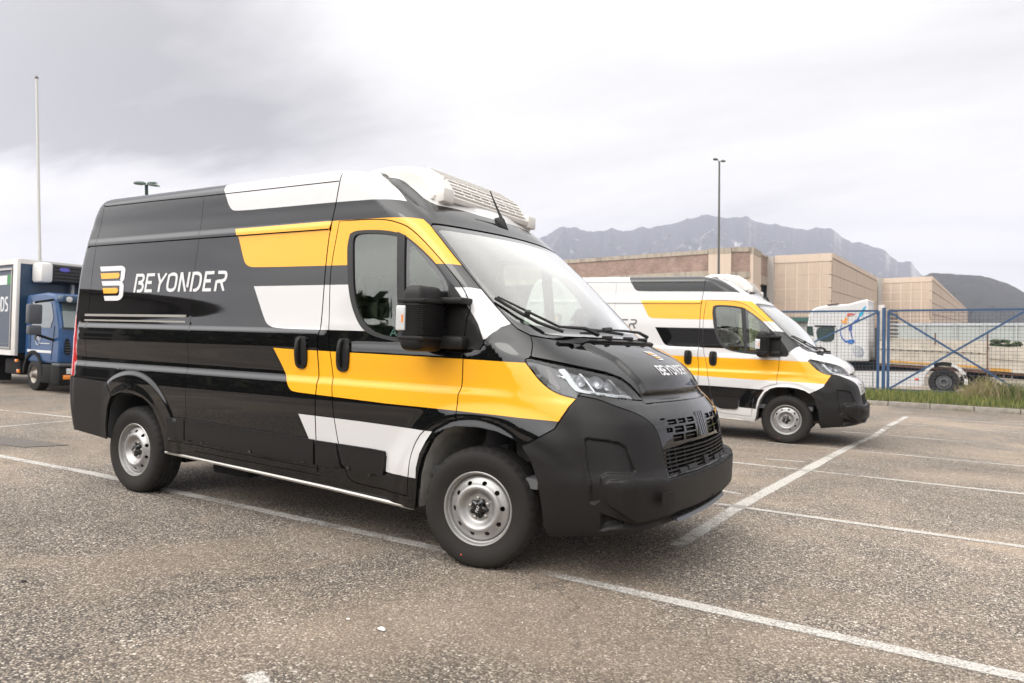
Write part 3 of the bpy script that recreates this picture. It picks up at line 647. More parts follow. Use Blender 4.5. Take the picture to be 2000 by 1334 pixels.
# ------------------------------------------------------------------ wheels
def bulge(j,k,h,r): return h,r
def make_wheel_meshes():
    D={}
    # tyre: axial coordinate 0 = outer face (towards -y), positive inwards
    prof=[(.030,.205),(.012,.214),(.006,.222),(.004,.232),(-.004,.250),(-.010,.275),(-.012,.298),(-.009,.318),(-.006,.325),(-.0055,.328),(.001,.338),(.010,.348),(.022,.3545),(.034,.3580),
          (.047,.3595),(.049,.351),(.056,.351),(.058,.3605),(.088,.3615),(.090,.352),(.098,.352),(.100,.3615),(.128,.3615),(.130,.352),(.138,.352),(.140,.3605),(.168,.3595),(.170,.351),(.177,.351),(.179,.3590),(.192,.357),(.204,.3545),(.214,.346),(.222,.33),(.228,.30),(.224,.26),(.212,.222),(.195,.205)]
    def mod(j,k,h,r):
        if 10<=j<=14 and k%4==0: r-=.0055
        if 16<=j<=29 and r>.355 and (k+j//3)%4==0: r-=.0045
        return h,r
    m=MB(); m.lathe(prof,144,0,'y',closed=True,mod=mod); D['tyre']=m.mesh('tyre'); D['tyre'].materials.append(TYR); D['tyre'].materials.append(TRD)
    mi=[]
    for p in D['tyre'].polygons: c=p.center; mi.append(1 if math.hypot(c.x,c.z)>.349 else 0)
    D['tyre'].polygons.foreach_set('material_index',mi); D['tyre'].set_sharp_from_angle(angle=R_(40))
    # pressed steel wheel: lathe for the barrel, CDT disc with ventilation holes
    m=MB(); m.lathe([(.016,.2195),(.006,.2205),(.003,.2170),(.005,.2100),(.014,.2060),(.030,.2040),(.032,.1985),(.050,.1930),(.054,.188),(.12,.182),(.19,.20),(.20,.21)],72,0)
    b1=m.mesh('wheel')
    yy=pchip([0,.055,.075,.083,.10,.112,.122,.135,.150,.168,.182,.190],[.040,.040,.040,.038,.020,.006,.0,.002,.018,.030,.036,.044])
    outer=[(.190*math.cos(2*math.pi*i/72),.190*math.sin(2*math.pi*i/72)) for i in range(72)]
    inner=[(.045*math.cos(2*math.pi*i/24),.045*math.sin(2*math.pi*i/24)) for i in range(24)]
    pol=[outer,inner]
    for h in range(10):
        a=2*math.pi*(h+.3)/10; c0=(.155*math.cos(a),.155*math.sin(a)); e=(math.cos(a),math.sin(a)); n=(-e[1],e[0])
        pol.append([(c0[0]+e[0]*.0125*math.cos(q)+n[0]*.0155*math.sin(q),c0[1]+e[1]*.0125*math.cos(q)+n[1]*.0155*math.sin(q)) for q in np.linspace(0,2*math.pi,14)[:-1]])
    gp=[(r*math.cos(a),r*math.sin(a)) for r in np.arange(.05,.188,.0065) for a in np.linspace(0,2*math.pi,72,endpoint=False)+r*40]
    u,t,o=run_cdt(pol,gp)
    tt=[q for q,k in zip(t,o) if 0 in k and not any(i>=1 for i in k)]
    rr=np.hypot(u[:,0],u[:,1]); y=yy(rr)
    m=MB(); m.add([(a[0],b,a[1]) for a,b in zip(u,y)],tt,0,True)
    # rims of the holes turned inwards
    for P in pol[2:]:
        k=len(P); vs=[]; 
        for dy in (0,.007): vs+=[(q[0],float(yy(math.hypot(*q)))+dy,q[1]) for q in P]
        m.add(vs,[(i,(i+1)%k,k+(i+1)%k,k+i) for i in range(k)],0,True)
    m2=MB(); 
    for me,dy in ((b1,0),): m2.add([tuple(v.co) for v in me.vertices],[tuple(p.vertices) for p in me.polygons],0,True)
    m2.add(m.v,m.f,0,True)
    D['wheel']=m2.mesh('wheel'); D['wheel'].materials.append(SIL); D['wheel'].set_sharp_from_angle(angle=R_(50))
    # five-armed black cap
    P=[]
    for i in range(60):
        a=2*math.pi*i/60; P.append(((.050+.012*math.cos(5*a+.2))*math.cos(a),(.050+.012*math.cos(5*a+.2))*math.sin(a)))
    m=MB(); n=60
    rings=[(1.0,.040),(1.0,.024),(.90,.017),(.62,.013),(.58,.010),(.30,.009)]
    vs=[];
    for s_,h in rings: vs+=[(x*s_,h,z*s_) if s_>.6 else (math.cos(2*math.pi*i/60)*.05*s_,h,math.sin(2*math.pi*i/60)*.05*s_) for i,(x,z) in enumerate(P)]
    fs=[(r*n+i,r*n+(i+1)%n,(r+1)*n+(i+1)%n,(r+1)*n+i) for r in range(len(rings)-1) for i in range(n)]+[tuple((len(rings)-1)*n+i for i in range(n))]
    m.add(vs,fs,0,True); D['hub_cap']=m.mesh('hub_cap'); D['hub_cap'].materials.append(GLB); D['hub_cap'].set_sharp_from_angle(angle=R_(40))
    m=MB(); m.lathe([(.026,0),(.026,.0075),(.028,.0105),(.036,.0115),(.041,.013)],6); D['wheel_bolt']=m.mesh('wheel_bolt'); D['wheel_bolt'].materials.append(ALU)
    # maker's letters on the cap
    L=[[(-.021,.008),(-.021,-.008)],[(-.021,.0075),(-.012,.0075)],[(-.021,.0005),(-.014,.0005)],[(-.0085,.008),(-.0085,-.008)],[(-.0055,-.008),(0,.008)],[(0,.008),(.0055,-.008)],[(.007,.0075),(.019,.0075)],[(.013,.008),(.013,-.008)]]
    pol=[q for l in L for q in stroke(l,.0026)]; u,t,o=run_cdt(pol,[]); ca,sa=math.cos(1.35),math.sin(1.35)
    m=MB(); m.add([(a*ca-b*sa,.0085,a*sa+b*ca) for a,b in u],t,0); D['cap_lettering']=m.mesh('cap_lettering'); D['cap_lettering'].materials.append(WTX)
    return D
WD=make_wheel_meshes()
def add_wheel(root,x,yout,z,steer,far,rot=0.0,dot=False):
    """yout: |y| of the outer tyre face"""
    s=-1 if not far else 1
    w=link('wheel',WD['wheel'],root)
    w.matrix_local=Matrix.Translation((x,s*yout,z))@Matrix.Rotation(steer,4,'Z')@(Matrix.Identity(4) if not far else Matrix.Rotation(math.pi,4,'Z'))@Matrix.Rotation(rot,4,'Y')
    t=link('tyre',WD['tyre'],w)
    h=link('hub_cap',WD['hub_cap'],w); 
    link('cap_lettering',WD['cap_lettering'],w)
    for i in range(5):
        a=2*math.pi*(i+.5)/5-.04; b=link('wheel_bolt',WD['wheel_bolt'],w); b.location=(.060*math.cos(a),0,.060*math.sin(a))
    if dot:
        m=MB(); m.lathe([(-.0125,0),(-.0125,.005)],12,c=(-.06,0,-.285)); m.build('paint_dot',mat('red_dot',(.6,.08,.06),.6),w)
    return w
def roundbox(name,x0,x1,y0,y1,z0,z1,bev,m,parent,seg=3,fn=None):
    bm=bmesh.new(); bmesh.ops.create_cube(bm,size=1)
    for q in bm.verts: q.co=Vector(((x0+x1)/2+q.co.x*(x1-x0),(y0+y1)/2+q.co.y*(y1-y0),(z0+z1)/2+q.co.z*(z1-z0)))
    bmesh.ops.bevel(bm,geom=bm.edges[:],offset=bev,segments=seg,profile=.6,affect='EDGES')
    if fn:
        for q in bm.verts: q.co=Vector(fn(*q.co))
    me=bpy.data.meshes.new(name); bm.to_mesh(me); bm.free()
    me.polygons.foreach_set('use_smooth',[True]*len(me.polygons)); me.set_sharp_from_angle(angle=R_(40)); return link(name,me,parent,m)
def sp(u,v,off=0):
    return Vector(surf(np.array([u]),np.array([v]),off)[0])
def ypt(y,v,off=0.0): return sp(u_of_y(abs(y),v),v,off) if y<=0 else Vector((lambda q:(q.x,-q.y,q.z))(sp(u_of_y(abs(y),v),v,off)))
# ---- lettering: strokes in a unit box (0..1 wide, 0..1 high) slanted afterwards
FONT={'B':([[(0,0),(0,1)],smo([(.02,.93),(.5,.93),(.78,.88),(.80,.66),(.60,.54),(.3,.52)]),smo([(.3,.50),(.62,.49),(.86,.40),(.84,.14),(.6,.06),(.28,.06)])],.82),
'E':([[(0,0),(0,1)],[(0,.925),(.78,.925)],[(0,.52),(.58,.52)],[(0,.075),(.74,.075)]],.76),
'Y':([[(0,1),(.36,.50)],[(.86,1),(.30,.38)],[(.33,.42),(.33,0)]],.80),
'O':([smo([(.0,.5),(.02,.15),(.42,.06),(.84,.15),(.86,.5),(.84,.85),(.42,.94),(.02,.85)])+[(.0,.5)]],.90),
'N':([[(0,0),(0,1)],[(.03,1),(.66,0)],[(.80,.22),(.80,1)]],.84),
'D':([[(0,0),(0,1)],smo([(.04,.93),(.40,.93),(.76,.82),(.84,.5),(.76,.18),(.45,.06),(.22,.05)])],.86),
'R':([smo([(.0,.93),(.5,.93),(.80,.88),(.82,.62),(.62,.50),(.02,.48)]),[(.0,.52),(.0,0)],[(.42,.48),(.80,0)]],.84),
'S':([smo([(.74,.93),(.3,.93),(.04,.86),(.05,.62),(.4,.52),(.74,.42),(.76,.14),(.5,.06),(.02,.06)])],.82)}
def word(txt,x0,x1,y0,y1,thick,slant=.0,gap=.22,hw=1.0):
    """returns stroke quads of the word fitted into the box"""
    tot=sum(FONT[c][1] for c in txt)+gap*(len(txt)-1); sc=(x1-x0-slant-thick)/tot; h=y1-y0; out=[];x=x0+thick/2
    for c in txt:
        st,w=FONT[c]
        for P in st: out+=stroke([(x+a*sc+slant*b,y0+b*h) for a,b in P],thick)
        x+=(w+gap)*sc
    return out
def clip_h(quads,y0,y1): return [[(a,min(max(b,y0),y1)) for a,b in q] for q in quads]
def logo(x0,x1,y0,y1):
    """winged B: white outline strokes and two yellow bars; returns (white polys, yellow polys)"""
    X=lambda a:x0+(x1-x0)*a; Y=lambda b:y1-(y1-y0)*b
    t=.145
    def bar(a,b,c,d,sl): return [(X(a),Y(b)),(X(c),Y(b)),(X(c),Y(d)),(X(a+sl),Y(d))]
    w=[bar(0,0,.84,.14,.06),bar(.125,.43,.82,.565,.06),bar(.26,.86,.78,1.0,.06)]
    def arc(cx,cy,rx,ry,th,a0,a1,n=12):
        A_=[];B_=[]
        for i in range(n+1):
            a=R_(a0+(a1-a0)*i/n); A_.append((X(cx+rx*math.cos(a)),Y(cy-ry*math.sin(a)))); B_.append((X(cx+(rx-th)*math.cos(a)),Y(cy-(ry-th*.85)*math.sin(a))))
        return [[A_[i],A_[i+1],B_[i+1],B_[i]] for i in range(n)]
    w+=arc(.80,.14,.20,.14,.155,0,95)+[[(X(.845),Y(.14)),(X(1),Y(.14)),(X(1),Y(.34)),(X(.845),Y(.34))]]+arc(.80,.34,.20,.16,.155,-62,0)
    w+=arc(.80,.60,.20,.16,.155,0,62)+[[(X(.845),Y(.60)),(X(1),Y(.60)),(X(1),Y(.82)),(X(.845),Y(.82))]]+arc(.77,.82,.23,.18,.165,-90,0)
    w+=[[(X(.70),Y(.43)),(X(.90),Y(.45)),(X(.93),Y(.50)),(X(.88),Y(.54)),(X(.70),Y(.565))]]
    ye=[chaikin([(X(.055),Y(.20)),(X(.80),Y(.20)),(X(.80),Y(.36)),(X(.12),Y(.36))],True,1,80),chaikin([(X(.19),Y(.63)),(X(.80),Y(.63)),(X(.80),Y(.79)),(X(.25),Y(.79))],True,1,80)]
    def rnd(a,b,c,d,sl):
        return [(X(a),Y(b)),(X(c-.06),Y(b)),(X(c-.02),Y(b+.02)),(X(c),Y(b+.06)),(X(c),Y(d-.06)),(X(c-.02),Y(d-.02)),(X(c-.06),Y(d)),(X(a+sl),Y(d))]
    ye=[rnd(.055,.20,.80,.36,.06),rnd(.19,.63,.79,.79,.06)]
    return w,ye
def decal_y(name,polysets,off,mats):
    """decal given in (y,v) across the nose instead of (u,v); y positive = far side"""
    pol=[];pt=[]
    for PS,mi in polysets:
        for P in PS: pol.append(resample(P,.02));pt.append(mi)
    u,t,o=run_cdt(pol,[]); P=[tuple(ypt(a,b,off)) for a,b in u]
    m=MB(); 
    for q,k in zip(t,o): m.f.append(list(q)); m.m.append(pt[k[-1]]); m.sm.append(False)
    m.v=P; me=bpy.data.meshes.new(name); me.from_pydata(m.v,[],m.f); me.polygons.foreach_set('material_index',m.m)
    for x in mats: me.materials.append(x)
    return me
# ------------------------------------------------------------------ the van
def make_van(steer):
    root=empty('delivery_van')
    B={}
    for k,ms in BODY.items():
        for me in ms: B.setdefault(k,[]).append(link(k,me,root))
    for side_ in (0,1):
        d=B['front_door'][side_]
        for k in ('window_frame','side_window','quarter_window','mirror_mount'): B[k][side_].parent=d
    B['windscreen_border'][0].parent=B['windscreen'][0]
    B['bonnet_trim'][0].parent=B['bonnet'][0]
    B['grille_mask'][0].parent=B['nose_panel'][0]
    # window divider bars
    for i,me in enumerate(patch('window_bar',[(-.705,2.035),(-.640,2.008),(-.578,1.34),(-.632,1.335)],.010,RUB,.02,'pair')): link('window_bar',me,B['front_door'][i])
    # lower mouldings, standing proud
    for P,nm in (([(-2.898,.672),(-2.697,.671),(-2.697,.506),(-2.884,.503)],'side_moulding'),([(-2.683,.671),(-1.308,.643),(-1.306,.478),(-2.683,.506)],'side_moulding'),([(-1.290,.641),(-1.099,.638),(-1.056,.472),(-1.285,.476)],'side_moulding'),(chaikin([(-1.090,.638),(-.690,.632),(-.676,.617),(-.687,.482),(-.735,.462),(-1.03,.466)],True,1,70),'side_moulding')):
        for me in patch(nm,P,.018,PLA,.016,'pair',gs=.03,st=.02): link(nm,me,root)
    # bright strip under the sill and the sliding door rail
    for s in (-1,1):
        m=MB(); P=[(-2.97,.398),(-2.2,.372),(-1.2,.338),(-.46,.305)]
        pts_=[Vector((a,s*1.015,b-.012)) for a,b in P]; m.tube(pts_,.013,6,0); m.build('sill_strip',ALU,root)
        m=MB()
        for z0,z1,o in ((1.462,1.482,.010),(1.434,1.460,.002),(1.420,1.434,.012)):
            q=[sp(u,z,.004) for u in (-4.20,-2.785) for z in (z0,z1)]
            m.box(-4.20,-2.785,(-.999-o) if s<0 else .97,-.97 if s<0 else .999+o,z0,z1)
        m.build('door_rail',ALU,root)
    # door handles
    for i,(cu,cv) in enumerate(((-1.476,1.229),(-1.090,1.226))):
        P=chaikin([(cu-.058,cv+.09),(cu-.035,cv+.112),(cu+.035,cv+.112),(cu+.058,cv+.08),(cu+.060,cv-.06),(cu+.040,cv-.112),(cu-.035,cv-.112),(cu-.062,cv-.06)],True,2,120)
        PI=chaikin([(cu-.036,cv+.075),(cu+.036,cv+.075),(cu+.040,cv-.05),(cu+.02,cv-.075),(cu-.02,cv-.075),(cu-.042,cv-.05)],True,2,120)
        for k,me in enumerate(patch('door_handle',P,.012,[PLA,DRK],.02,'pair',st=.01,gs=.02,extra=[PI])):
            h=link('door_handle',me,B['sliding_door' if i==0 else 'front_door'][k]); s=-1 if k==0 else 1
            g=MB(); y=float(sp(cu,cv,.026).y); y=y if s<0 else -y
            g.tube([(cu-.012,y+.016*-s,cv+.10),(cu-.014,y+.0*s,cv+.07),(cu-.014,y-.006*-s,cv),(cu-.012,y+.0*s,cv-.05),(cu-.01,y+.016*-s,cv-.085)],[.011,.015,.016,.015,.010],10); g.build('handle_grip',PLA,h)
    # mirrors
    for s in (-1,1):
        def T(x,y,z): return (x,y,z)
        yo,yi=(-1.275,-1.020) if s<0 else (1.020,1.275)
        def fn(x,y,z):
            t=(z-1.27)/.39; k=1-.28*max(0,(t-.62)/.38)**2-.16*max(0,(.15-t)/.15)**2; cx=-.34;cy=(yo+yi)/2
            f=1-.30*max(0,x-cx)/.09*(abs(y-cy)/.128)**2*.5
            return (cx+(x-cx)*k*f,cy+(y-cy)*(1-.10*max(0,(t-.7)/.3)),z)
        h=roundbox('wing_mirror',-.425,-.245,yo,yi,1.272,1.662,.055,PLA,root,4,fn)
        # finned front and outer faces
        m=MB()
        for i in range(17):
            z=1.372+i*.0105
            m.box(-.40,-.2375,(yo-.004) if s<0 else yi-.228,(yo+.228) if s<0 else yi+.004,z,z+.0045,bev=0)
        q=m.build('mirror_fin',PLA,h)
        q.data.transform(Matrix.Identity(4))
        roundbox('mirror_band',-.428,-.236,yo-.004,yi+.004,1.556,1.582,.010,PLA,h,2)
        roundbox('mirror_band',-.428,-.236,yo-.004,yi+.004,1.338,1.362,.010,PLA,h,2)
        ya=yo if s<0 else yi
        roundbox('indicator_lamp',-.438,-.368,(ya-.008) if s<0 else ya-.03,(ya+.03) if s<0 else ya+.008,1.392,1.540,.010,CLR,h,3)
        m=MB(); m.box(-.392,-.380,ya-.0095 if s<0 else ya,ya if s<0 else ya+.0095,1.44,1.485); m.build('indicator_bulb',AMB,h)
        m=MB(); a=-1.03*1 if s<0 else 1.03
        m.box(-.38,-.10,min(a*.93,a*1.06),max(a*.93,a*1.06),1.560,1.600,bev=.012); m.build('mirror_arm',PLA,h); m=MB(); m.box(-.37,-.09,min(a*.92,a*1.06),max(a*.92,a*1.06),1.292,1.372,bev=.022); m.build('mirror_arm',PLA,h)
        m=MB(); m.box(-.420,-.414,yo+.05,yi-.05,1.36,1.58); m.build('mirror_glass',CHR,h)
        # sail panel standing off the door
        m=MB(); z=1.3
        pl=[(-.255,1.30),(.010,1.30),(.015,1.34),(-.02,1.42),(-.12,1.54),(-.235,1.68)]
        yy0=-1.010 if s<0 else .975
        m.prism(pl,yy0-.0,yy0+.035,'y'); 
    # headlamps: bowl, dark bezel, light bars and reflectors behind the lens
    HLI=[(.29,1.243),(.414,1.225),(.627,1.196),(.857,1.165),(.953,1.138),(1.01,1.098),(1.05,1.045),(.82,1.056),(.54,1.080),(.50,1.052),(.429,1.062),(.385,1.083),(.354,1.112),(.325,1.152),(.298,1.20)]
    LAMPI=mat('lamp_inner_silver',(.26,.26,.27),.5,.4)
    for i in range(2):
        L=B['headlamp_lens'][i]
        def both(nm,P,off,m_,dep=.01,st=.02,gs=.05):
            a=patch(nm,P,off,m_,dep,'pair',st,gs)[i]; return link(nm,a,L)
        both('lamp_bowl',P_HL,-.055,LAMPI,.0)
        both('lamp_bezel',[(.27,1.24),(.40,1.222),(.44,1.205),(.455,1.15),(.50,1.10),(.54,1.076),(.50,1.048),(.43,1.056),(.385,1.078),(.352,1.108),(.32,1.152),(.29,1.20)],-.022,GLB,.02)
        both('light_bar',[(.462,1.206),(.502,1.209),(.512,1.188),(.513,1.152),(.526,1.113),(.545,1.096),(.622,1.087),(.964,1.064),(.987,1.050),(.814,1.058),(.548,1.078),(.497,1.088),(.478,1.119),(.468,1.158),(.452,1.194)],-.012,mat('light_bar_white',(.66,.67,.69),.25,0,.5),.02)
        both('lamp_divider',[(.425,1.162),(.50,1.150),(.505,1.157),(.43,1.170)],-.016,CHR,.015)
        both('lamp_divider',[(.60,1.19),(.615,1.19),(.650,1.09),(.632,1.09)],-.02,CHR,.03)
        both('lamp_divider',[(.83,1.165),(.86,1.162),(.93,1.075),(.905,1.072)],-.025,LAMPI,.03)
        both('lamp_corner',[(.372,1.205),(.395,1.20),(.42,1.10),(.405,1.085),(.37,1.13)],-.017,mat('lamp_corner_dark',(.10,.09,.09),.2,.5),.01)
        for (a,b,r) in ((.565,1.145,.034),(.705,1.142,.042),(.79,1.120,.03)):
            m=MB(); c=sp(a,b,-.035); c=c if i==0 else Vector((c.x,-c.y,c.z)); n=Vector(snorm(np.array([a]),np.array([b]))[0]); n=n if i==0 else Vector((n.x,-n.y,n.z))
            m.lathe([(-.02,.004),(-.015,r*.5),(0,r*.85),(.012,r),(.016,r*1.06)],24,axis='z'); o=m.build('lamp_reflector',mat('soft_reflector',(.5,.5,.52),.3,.7),L); o.matrix_local=Matrix.Translation(c)@n.to_track_quat('Z','Y').to_matrix().to_4x4()
    # nose: back plate, slats, emblem bars, number plate carrier
    m=MB(); m.box(.78,.90,-.66,.66,.55,.97); m.build('radiator',DRK,root)
    def ribbon(m,y0,y1,v0,v1,o0,o1,n=12):
        a=[ypt(y0+(y1-y0)*k/n,v0,o0) for k in range(n+1)];b=[ypt(y0+(y1-y0)*k/n,v1,o0) for k in range(n+1)]
        c=[ypt(y0+(y1-y0)*k/n,v0,o1) for k in range(n+1)];d=[ypt(y0+(y1-y0)*k/n,v1,o1) for k in range(n+1)]
        vs=a+b+c+d;q=n+1;fs=[]
        for k in range(n): fs+=[(k,k+1,q+k+1,q+k),(2*q+k,3*q+k,3*q+k+1,2*q+k+1),(q+k,q+k+1,3*q+k+1,3*q+k),(k,2*q+k,2*q+k+1,k+1)]
        fs+=[(0,q,3*q,2*q),(q-1,3*q-1,4*q-1,2*q-1)]
        m.add(vs,fs)
    for v0 in (.752,.729,.706,.683,.660,.637,.618):
        m=MB(); ribbon(m,-.60,.60,v0-.0045,v0+.0045,-.022,.004); m.build('grille_slat',PLA,root)
    for y in (-.55,-.47,-.34,-.18,.0,.18,.34,.47,.55):
        m=MB(); ribbon(m,y-.004,y+.004,.612,.762,-.03,-.006,1); m.build('grille_upright',PLA,root)
    for y0,y1,v0,v1 in ((-.045,.045,.618,.672),(-.34,-.20,.618,.645),(.20,.34,.618,.645),(-.47,-.36,.612,.636),(.36,.47,.612,.636)):
        m=MB(); ribbon(m,y0,y1,v0,v1,-.02,.014,2); m.build('grille_bracket',PLA,root)
    # slot blades behind the upper mask
    for v0 in (.907,.864,.815):
        m=MB(); ribbon(m,-.50,.50,v0-.003,v0+.003,-.03,-.008); m.build('mask_blade',GLB,root)
    for k in range(4):
        m=MB(); y=-.066+k*.040
        a=[ypt(y-.013,.80,0),ypt(y+.013,.80,0),ypt(y+.020,.80+.145,0),ypt(y-.006,.80+.145,0)]
        n=Vector((1,0,.12)).normalized(); vs=[q-n*.01 for q in a]+[q+n*.014+Vector((0,(1 if j in(0,3) else -1)*.003,0)) for j,q in enumerate(a)]
        m.add(vs,[(3,2,1,0),(4,5,6,7),(0,1,5,4),(1,2,6,5),(2,3,7,6),(3,0,4,7)]); m.build('emblem_bar',mat('dark_chrome',(.16,.16,.165),.2,.9),root)
    # lower intake and bright skid lip
    m=MB(); ribbon(m,-.50,.50,.372,.400,.0185,.0195); m.build('lower_intake',DRK,root)
    for y in np.arange(-.48,.49,.04):
        m=MB(); ribbon(m,y-.004,y+.004,.372,.400,.019,.026,1); m.build('intake_rib',PLA,root)
    m=MB(); ribbon(m,-.50,.50,.348,.362,.0,.030,14); m.build('skid_lip',mat('lip_silver',(.14,.145,.155),.4,.5),root)
    m=MB(); ribbon(m,-.79,-.70,.485,.555,.036,.0425,2); m.build('tow_eye_cover',PLA,root)
    # wipers
    def wipe(pts_,r,nm,par=None,m_=RUB):
        m=MB(); m.tube(pts_,r,6); return m.build(nm,m_,par or root)
    W0=[sp(.085,1.585,.030),sp(.25,1.520,.030),sp(.42,1.455,.035),sp(.62,1.405,.035)]
    w=wipe([sp(.072,1.592,.022),sp(.25,1.512,.022),sp(.42,1.452,.022),sp(.66,1.392,.022)],.011,'wiper_blade')
    wipe([sp(.09,1.590,.040),sp(.34,1.492,.046),sp(.62,1.412,.046),sp(.86,1.375,.055),sp(1.0,1.362,.03)],[.006,.008,.009,.012,.016],'wiper_arm',w)
    wipe([sp(.30,1.500,.036),sp(.34,1.488,.048)],.018,'wiper_joint',w)
    w=wipe([ypt(-.36,1.432,.022),ypt(-.10,1.430,.022),ypt(.22,1.412,.022)],.011,'wiper_blade')
    wipe([ypt(-.05,1.436,.036),ypt(.20,1.425,.05),ypt(.45,1.392,.055),ypt(.58,1.372,.03)],[.007,.009,.011,.015],'wiper_arm',w)
    wipe([ypt(-.12,1.434,.03),ypt(-.03,1.436,.045)],.017,'wiper_joint',w)
    m=MB(); ribbon(m,-.80,.80,1.338,1.350,-.004,.014,20); m.build('cowl_lip',PLA,root)
    for yy_ in (-.30,.02,.34):
        m=MB(); c=ypt(yy_,1.356,.012); m.box(c.x-.03,c.x+.03,c.y-.025,c.y+.025,c.z-.01,c.z+.018,bev=.006); m.build('washer_jet',PLA,root)
    # aerial
    c=Vector((-.44,-.13,2.195)); n=Vector((.55,0,.83)).normalized()
    m=MB(); b0=c-n*.01
    t=Vector((.83,0,-.55)).normalized(); pr_=[(-.075,.012,.026),(-.045,.022,.052),(-.010,.024,.060),(.035,.019,.034),(.070,.012,.012)]
    vs=[];k=10
    for a,hw_,h in pr_:
        for i in range(k): th=math.pi*i/(k-1); p=b0+t*a+Vector((0,1,0))*hw_*math.cos(th)+n*h*math.sin(th); vs.append(p)
    fs=[(i*k+j,i*k+j+1,(i+1)*k+j+1,(i+1)*k+j) for i in range(4) for j in range(k-1)]+[tuple(range(k)),tuple(4*k+j for j in range(k))[::-1]]
    m.add(vs,fs,0,True); ab=m.build('aerial_base',PLA,root)
    m=MB(); m.tube([c+n*.03-t*.01,c+Vector((-.03,0,.10)),c+Vector((-.108,0,.255))],[.014,.008,.0045],8); m.build('aerial_rod',PLA,ab)
    # roof-mounted cooling unit
    bx=lambda m,*a,**k:m.box(*a,**k)
    def slope(x,y,z):
        return (x,y,z)
    m=MB()
    pf=[(-.600,2.300),(-.585,2.338),(-.612,2.345),(-.700,2.470),(-.86,2.560),(-1.02,2.585),(-1.25,2.582),(-1.42,2.53),(-1.45,2.40),(-.90,2.33)]
    def loft(ys,ins):
        vs=[];n_=len(pf)
        for y,s_ in zip(ys,ins):
            cx,cz=-1.0,2.45
            vs+=[(cx+(a-cx)*(1-s_*.5),y,cz+(b-cz)*(1-s_) if b>cz else b) for a,b in pf]
        fs=[(i*n_+j,i*n_+(j+1)%n_,(i+1)*n_+(j+1)%n_,(i+1)*n_+j) for i in range(len(ys)-1) for j in range(n_)]+[tuple(range(n_)),tuple(range((len(ys)-1)*n_,len(ys)*n_))[::-1]]
        m.add(vs,fs,0)
    loft([-.66,-.60,-.54,.54,.60,.66],[.35,.10,.0,.0,.10,.35])
    ac=m.build('cooling_unit',ACW,root)
    bv=ac.modifiers.new('b','BEVEL'); bv.width=.012; bv.segments=2; bv.limit_method='ANGLE'; bv.angle_limit=R_(25)
    ac.data.polygons.foreach_set('use_smooth',[True]*len(ac.data.polygons)); ac.data.set_sharp_from_angle(angle=R_(30))
    # louvred front between (-.612,2.345) and (-.86,2.56)
    G0=Vector((-.612,0,2.345));G1=Vector((-.70,0,2.470));G2=Vector((-.86,0,2.56))
    def lp(t): return G0.lerp(G1,t/.58) if t<.58 else G1.lerp(G2,(t-.58)/.42)
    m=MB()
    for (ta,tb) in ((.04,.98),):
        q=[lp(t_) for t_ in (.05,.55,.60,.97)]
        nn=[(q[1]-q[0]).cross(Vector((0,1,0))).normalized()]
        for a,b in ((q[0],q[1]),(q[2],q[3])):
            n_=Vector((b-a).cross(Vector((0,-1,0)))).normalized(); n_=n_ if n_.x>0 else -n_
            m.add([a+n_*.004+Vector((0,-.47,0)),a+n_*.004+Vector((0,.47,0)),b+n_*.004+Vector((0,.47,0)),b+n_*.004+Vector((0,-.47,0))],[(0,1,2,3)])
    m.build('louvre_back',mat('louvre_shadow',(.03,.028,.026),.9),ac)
    for t_ in (.04,.17,.30,.42,.555,.66,.77,.88,.975):
        a=lp(t_); e=(lp(min(1,t_+.02))-lp(t_-.02)).normalized(); n_=e.cross(Vector((0,-1,0))); n_=n_ if n_.x>0 else -n_
        hw_=.010 if t_ not in (.05,.42,.55,.97) else .015
        vs=[a+Vector((0,y,0))+e*p_+n_*q_ for y in (-.485,.485) for p_,q_ in ((-hw_,.0),(-hw_*.6,.020),(hw_*.6,.020),(hw_,.0))]
        m=MB(); m.add(vs,[(0,1,5,4),(1,2,6,5),(2,3,7,6),(0,3,2,1),(4,5,6,7)],0); m.build('louvre_slat',ACW,ac)
    for y in (-.485,-.36,-.24,-.12,0,.12,.24,.36,.485):
        m=MB()
        for a,b in ((lp(.03),lp(.56)),(lp(.60),lp(.98))):
            e=(b-a).normalized(); n_=e.cross(Vector((0,-1,0))); n_=n_ if n_.x>0 else -n_
            m.add([p_+Vector((0,y+dy,0))+n_*h for p_ in (a,b) for dy in (-.007,.007) for h in (0,.017)],[(0,1,3,2),(4,6,7,5),(0,4,5,1),(2,3,7,6),(1,5,7,3)])
        m.build('louvre_post',ACW,ac)
    for y0_,y1_ in ((-.645,-.520),(.520,.645)): m=MB(); m.box(-.70,-.585,y0_,y1_,2.285,2.385,bev=.014); m.build('unit_bracket',ACW,ac)
    m=MB(); m.box(-1.7,-.628,-.64,.64,2.19,2.335,bev=.02); m.build('unit_plinth',ACW,ac)
    # lettering
    tq=clip_h(word('BEYONDER',-3.512,-2.322,1.665,1.822,.0265,.022,.37),1.665,1.822)
    w_,y_=logo(-4.040,-3.655,1.597,1.897)
    o=link('lettering',decal('lettering',[(tq,0)],.0022,[WTX])[0],root); o['lettering']=1
    o=link('logo',decal('logo',[(w_,0),(y_,1)],.0022,[WTX,YEL])[0],root); o['lettering']=1
    tq=clip_h(word('BEYONDER',-.26,.25,1.155,1.207,.0115,.010,.37),1.155,1.207)
    w_,y_=logo(-.07,.07,1.238,1.290)
    o=link('bonnet_lettering',decal_y('bonnet_lettering',[(tq,0)],.003,[WTX]),B['bonnet'][0]); o=link('bonnet_logo',decal_y('bonnet_logo',[(w_,0),(y_,1)],.003,[WTX,YEL]),B['bonnet'][0])
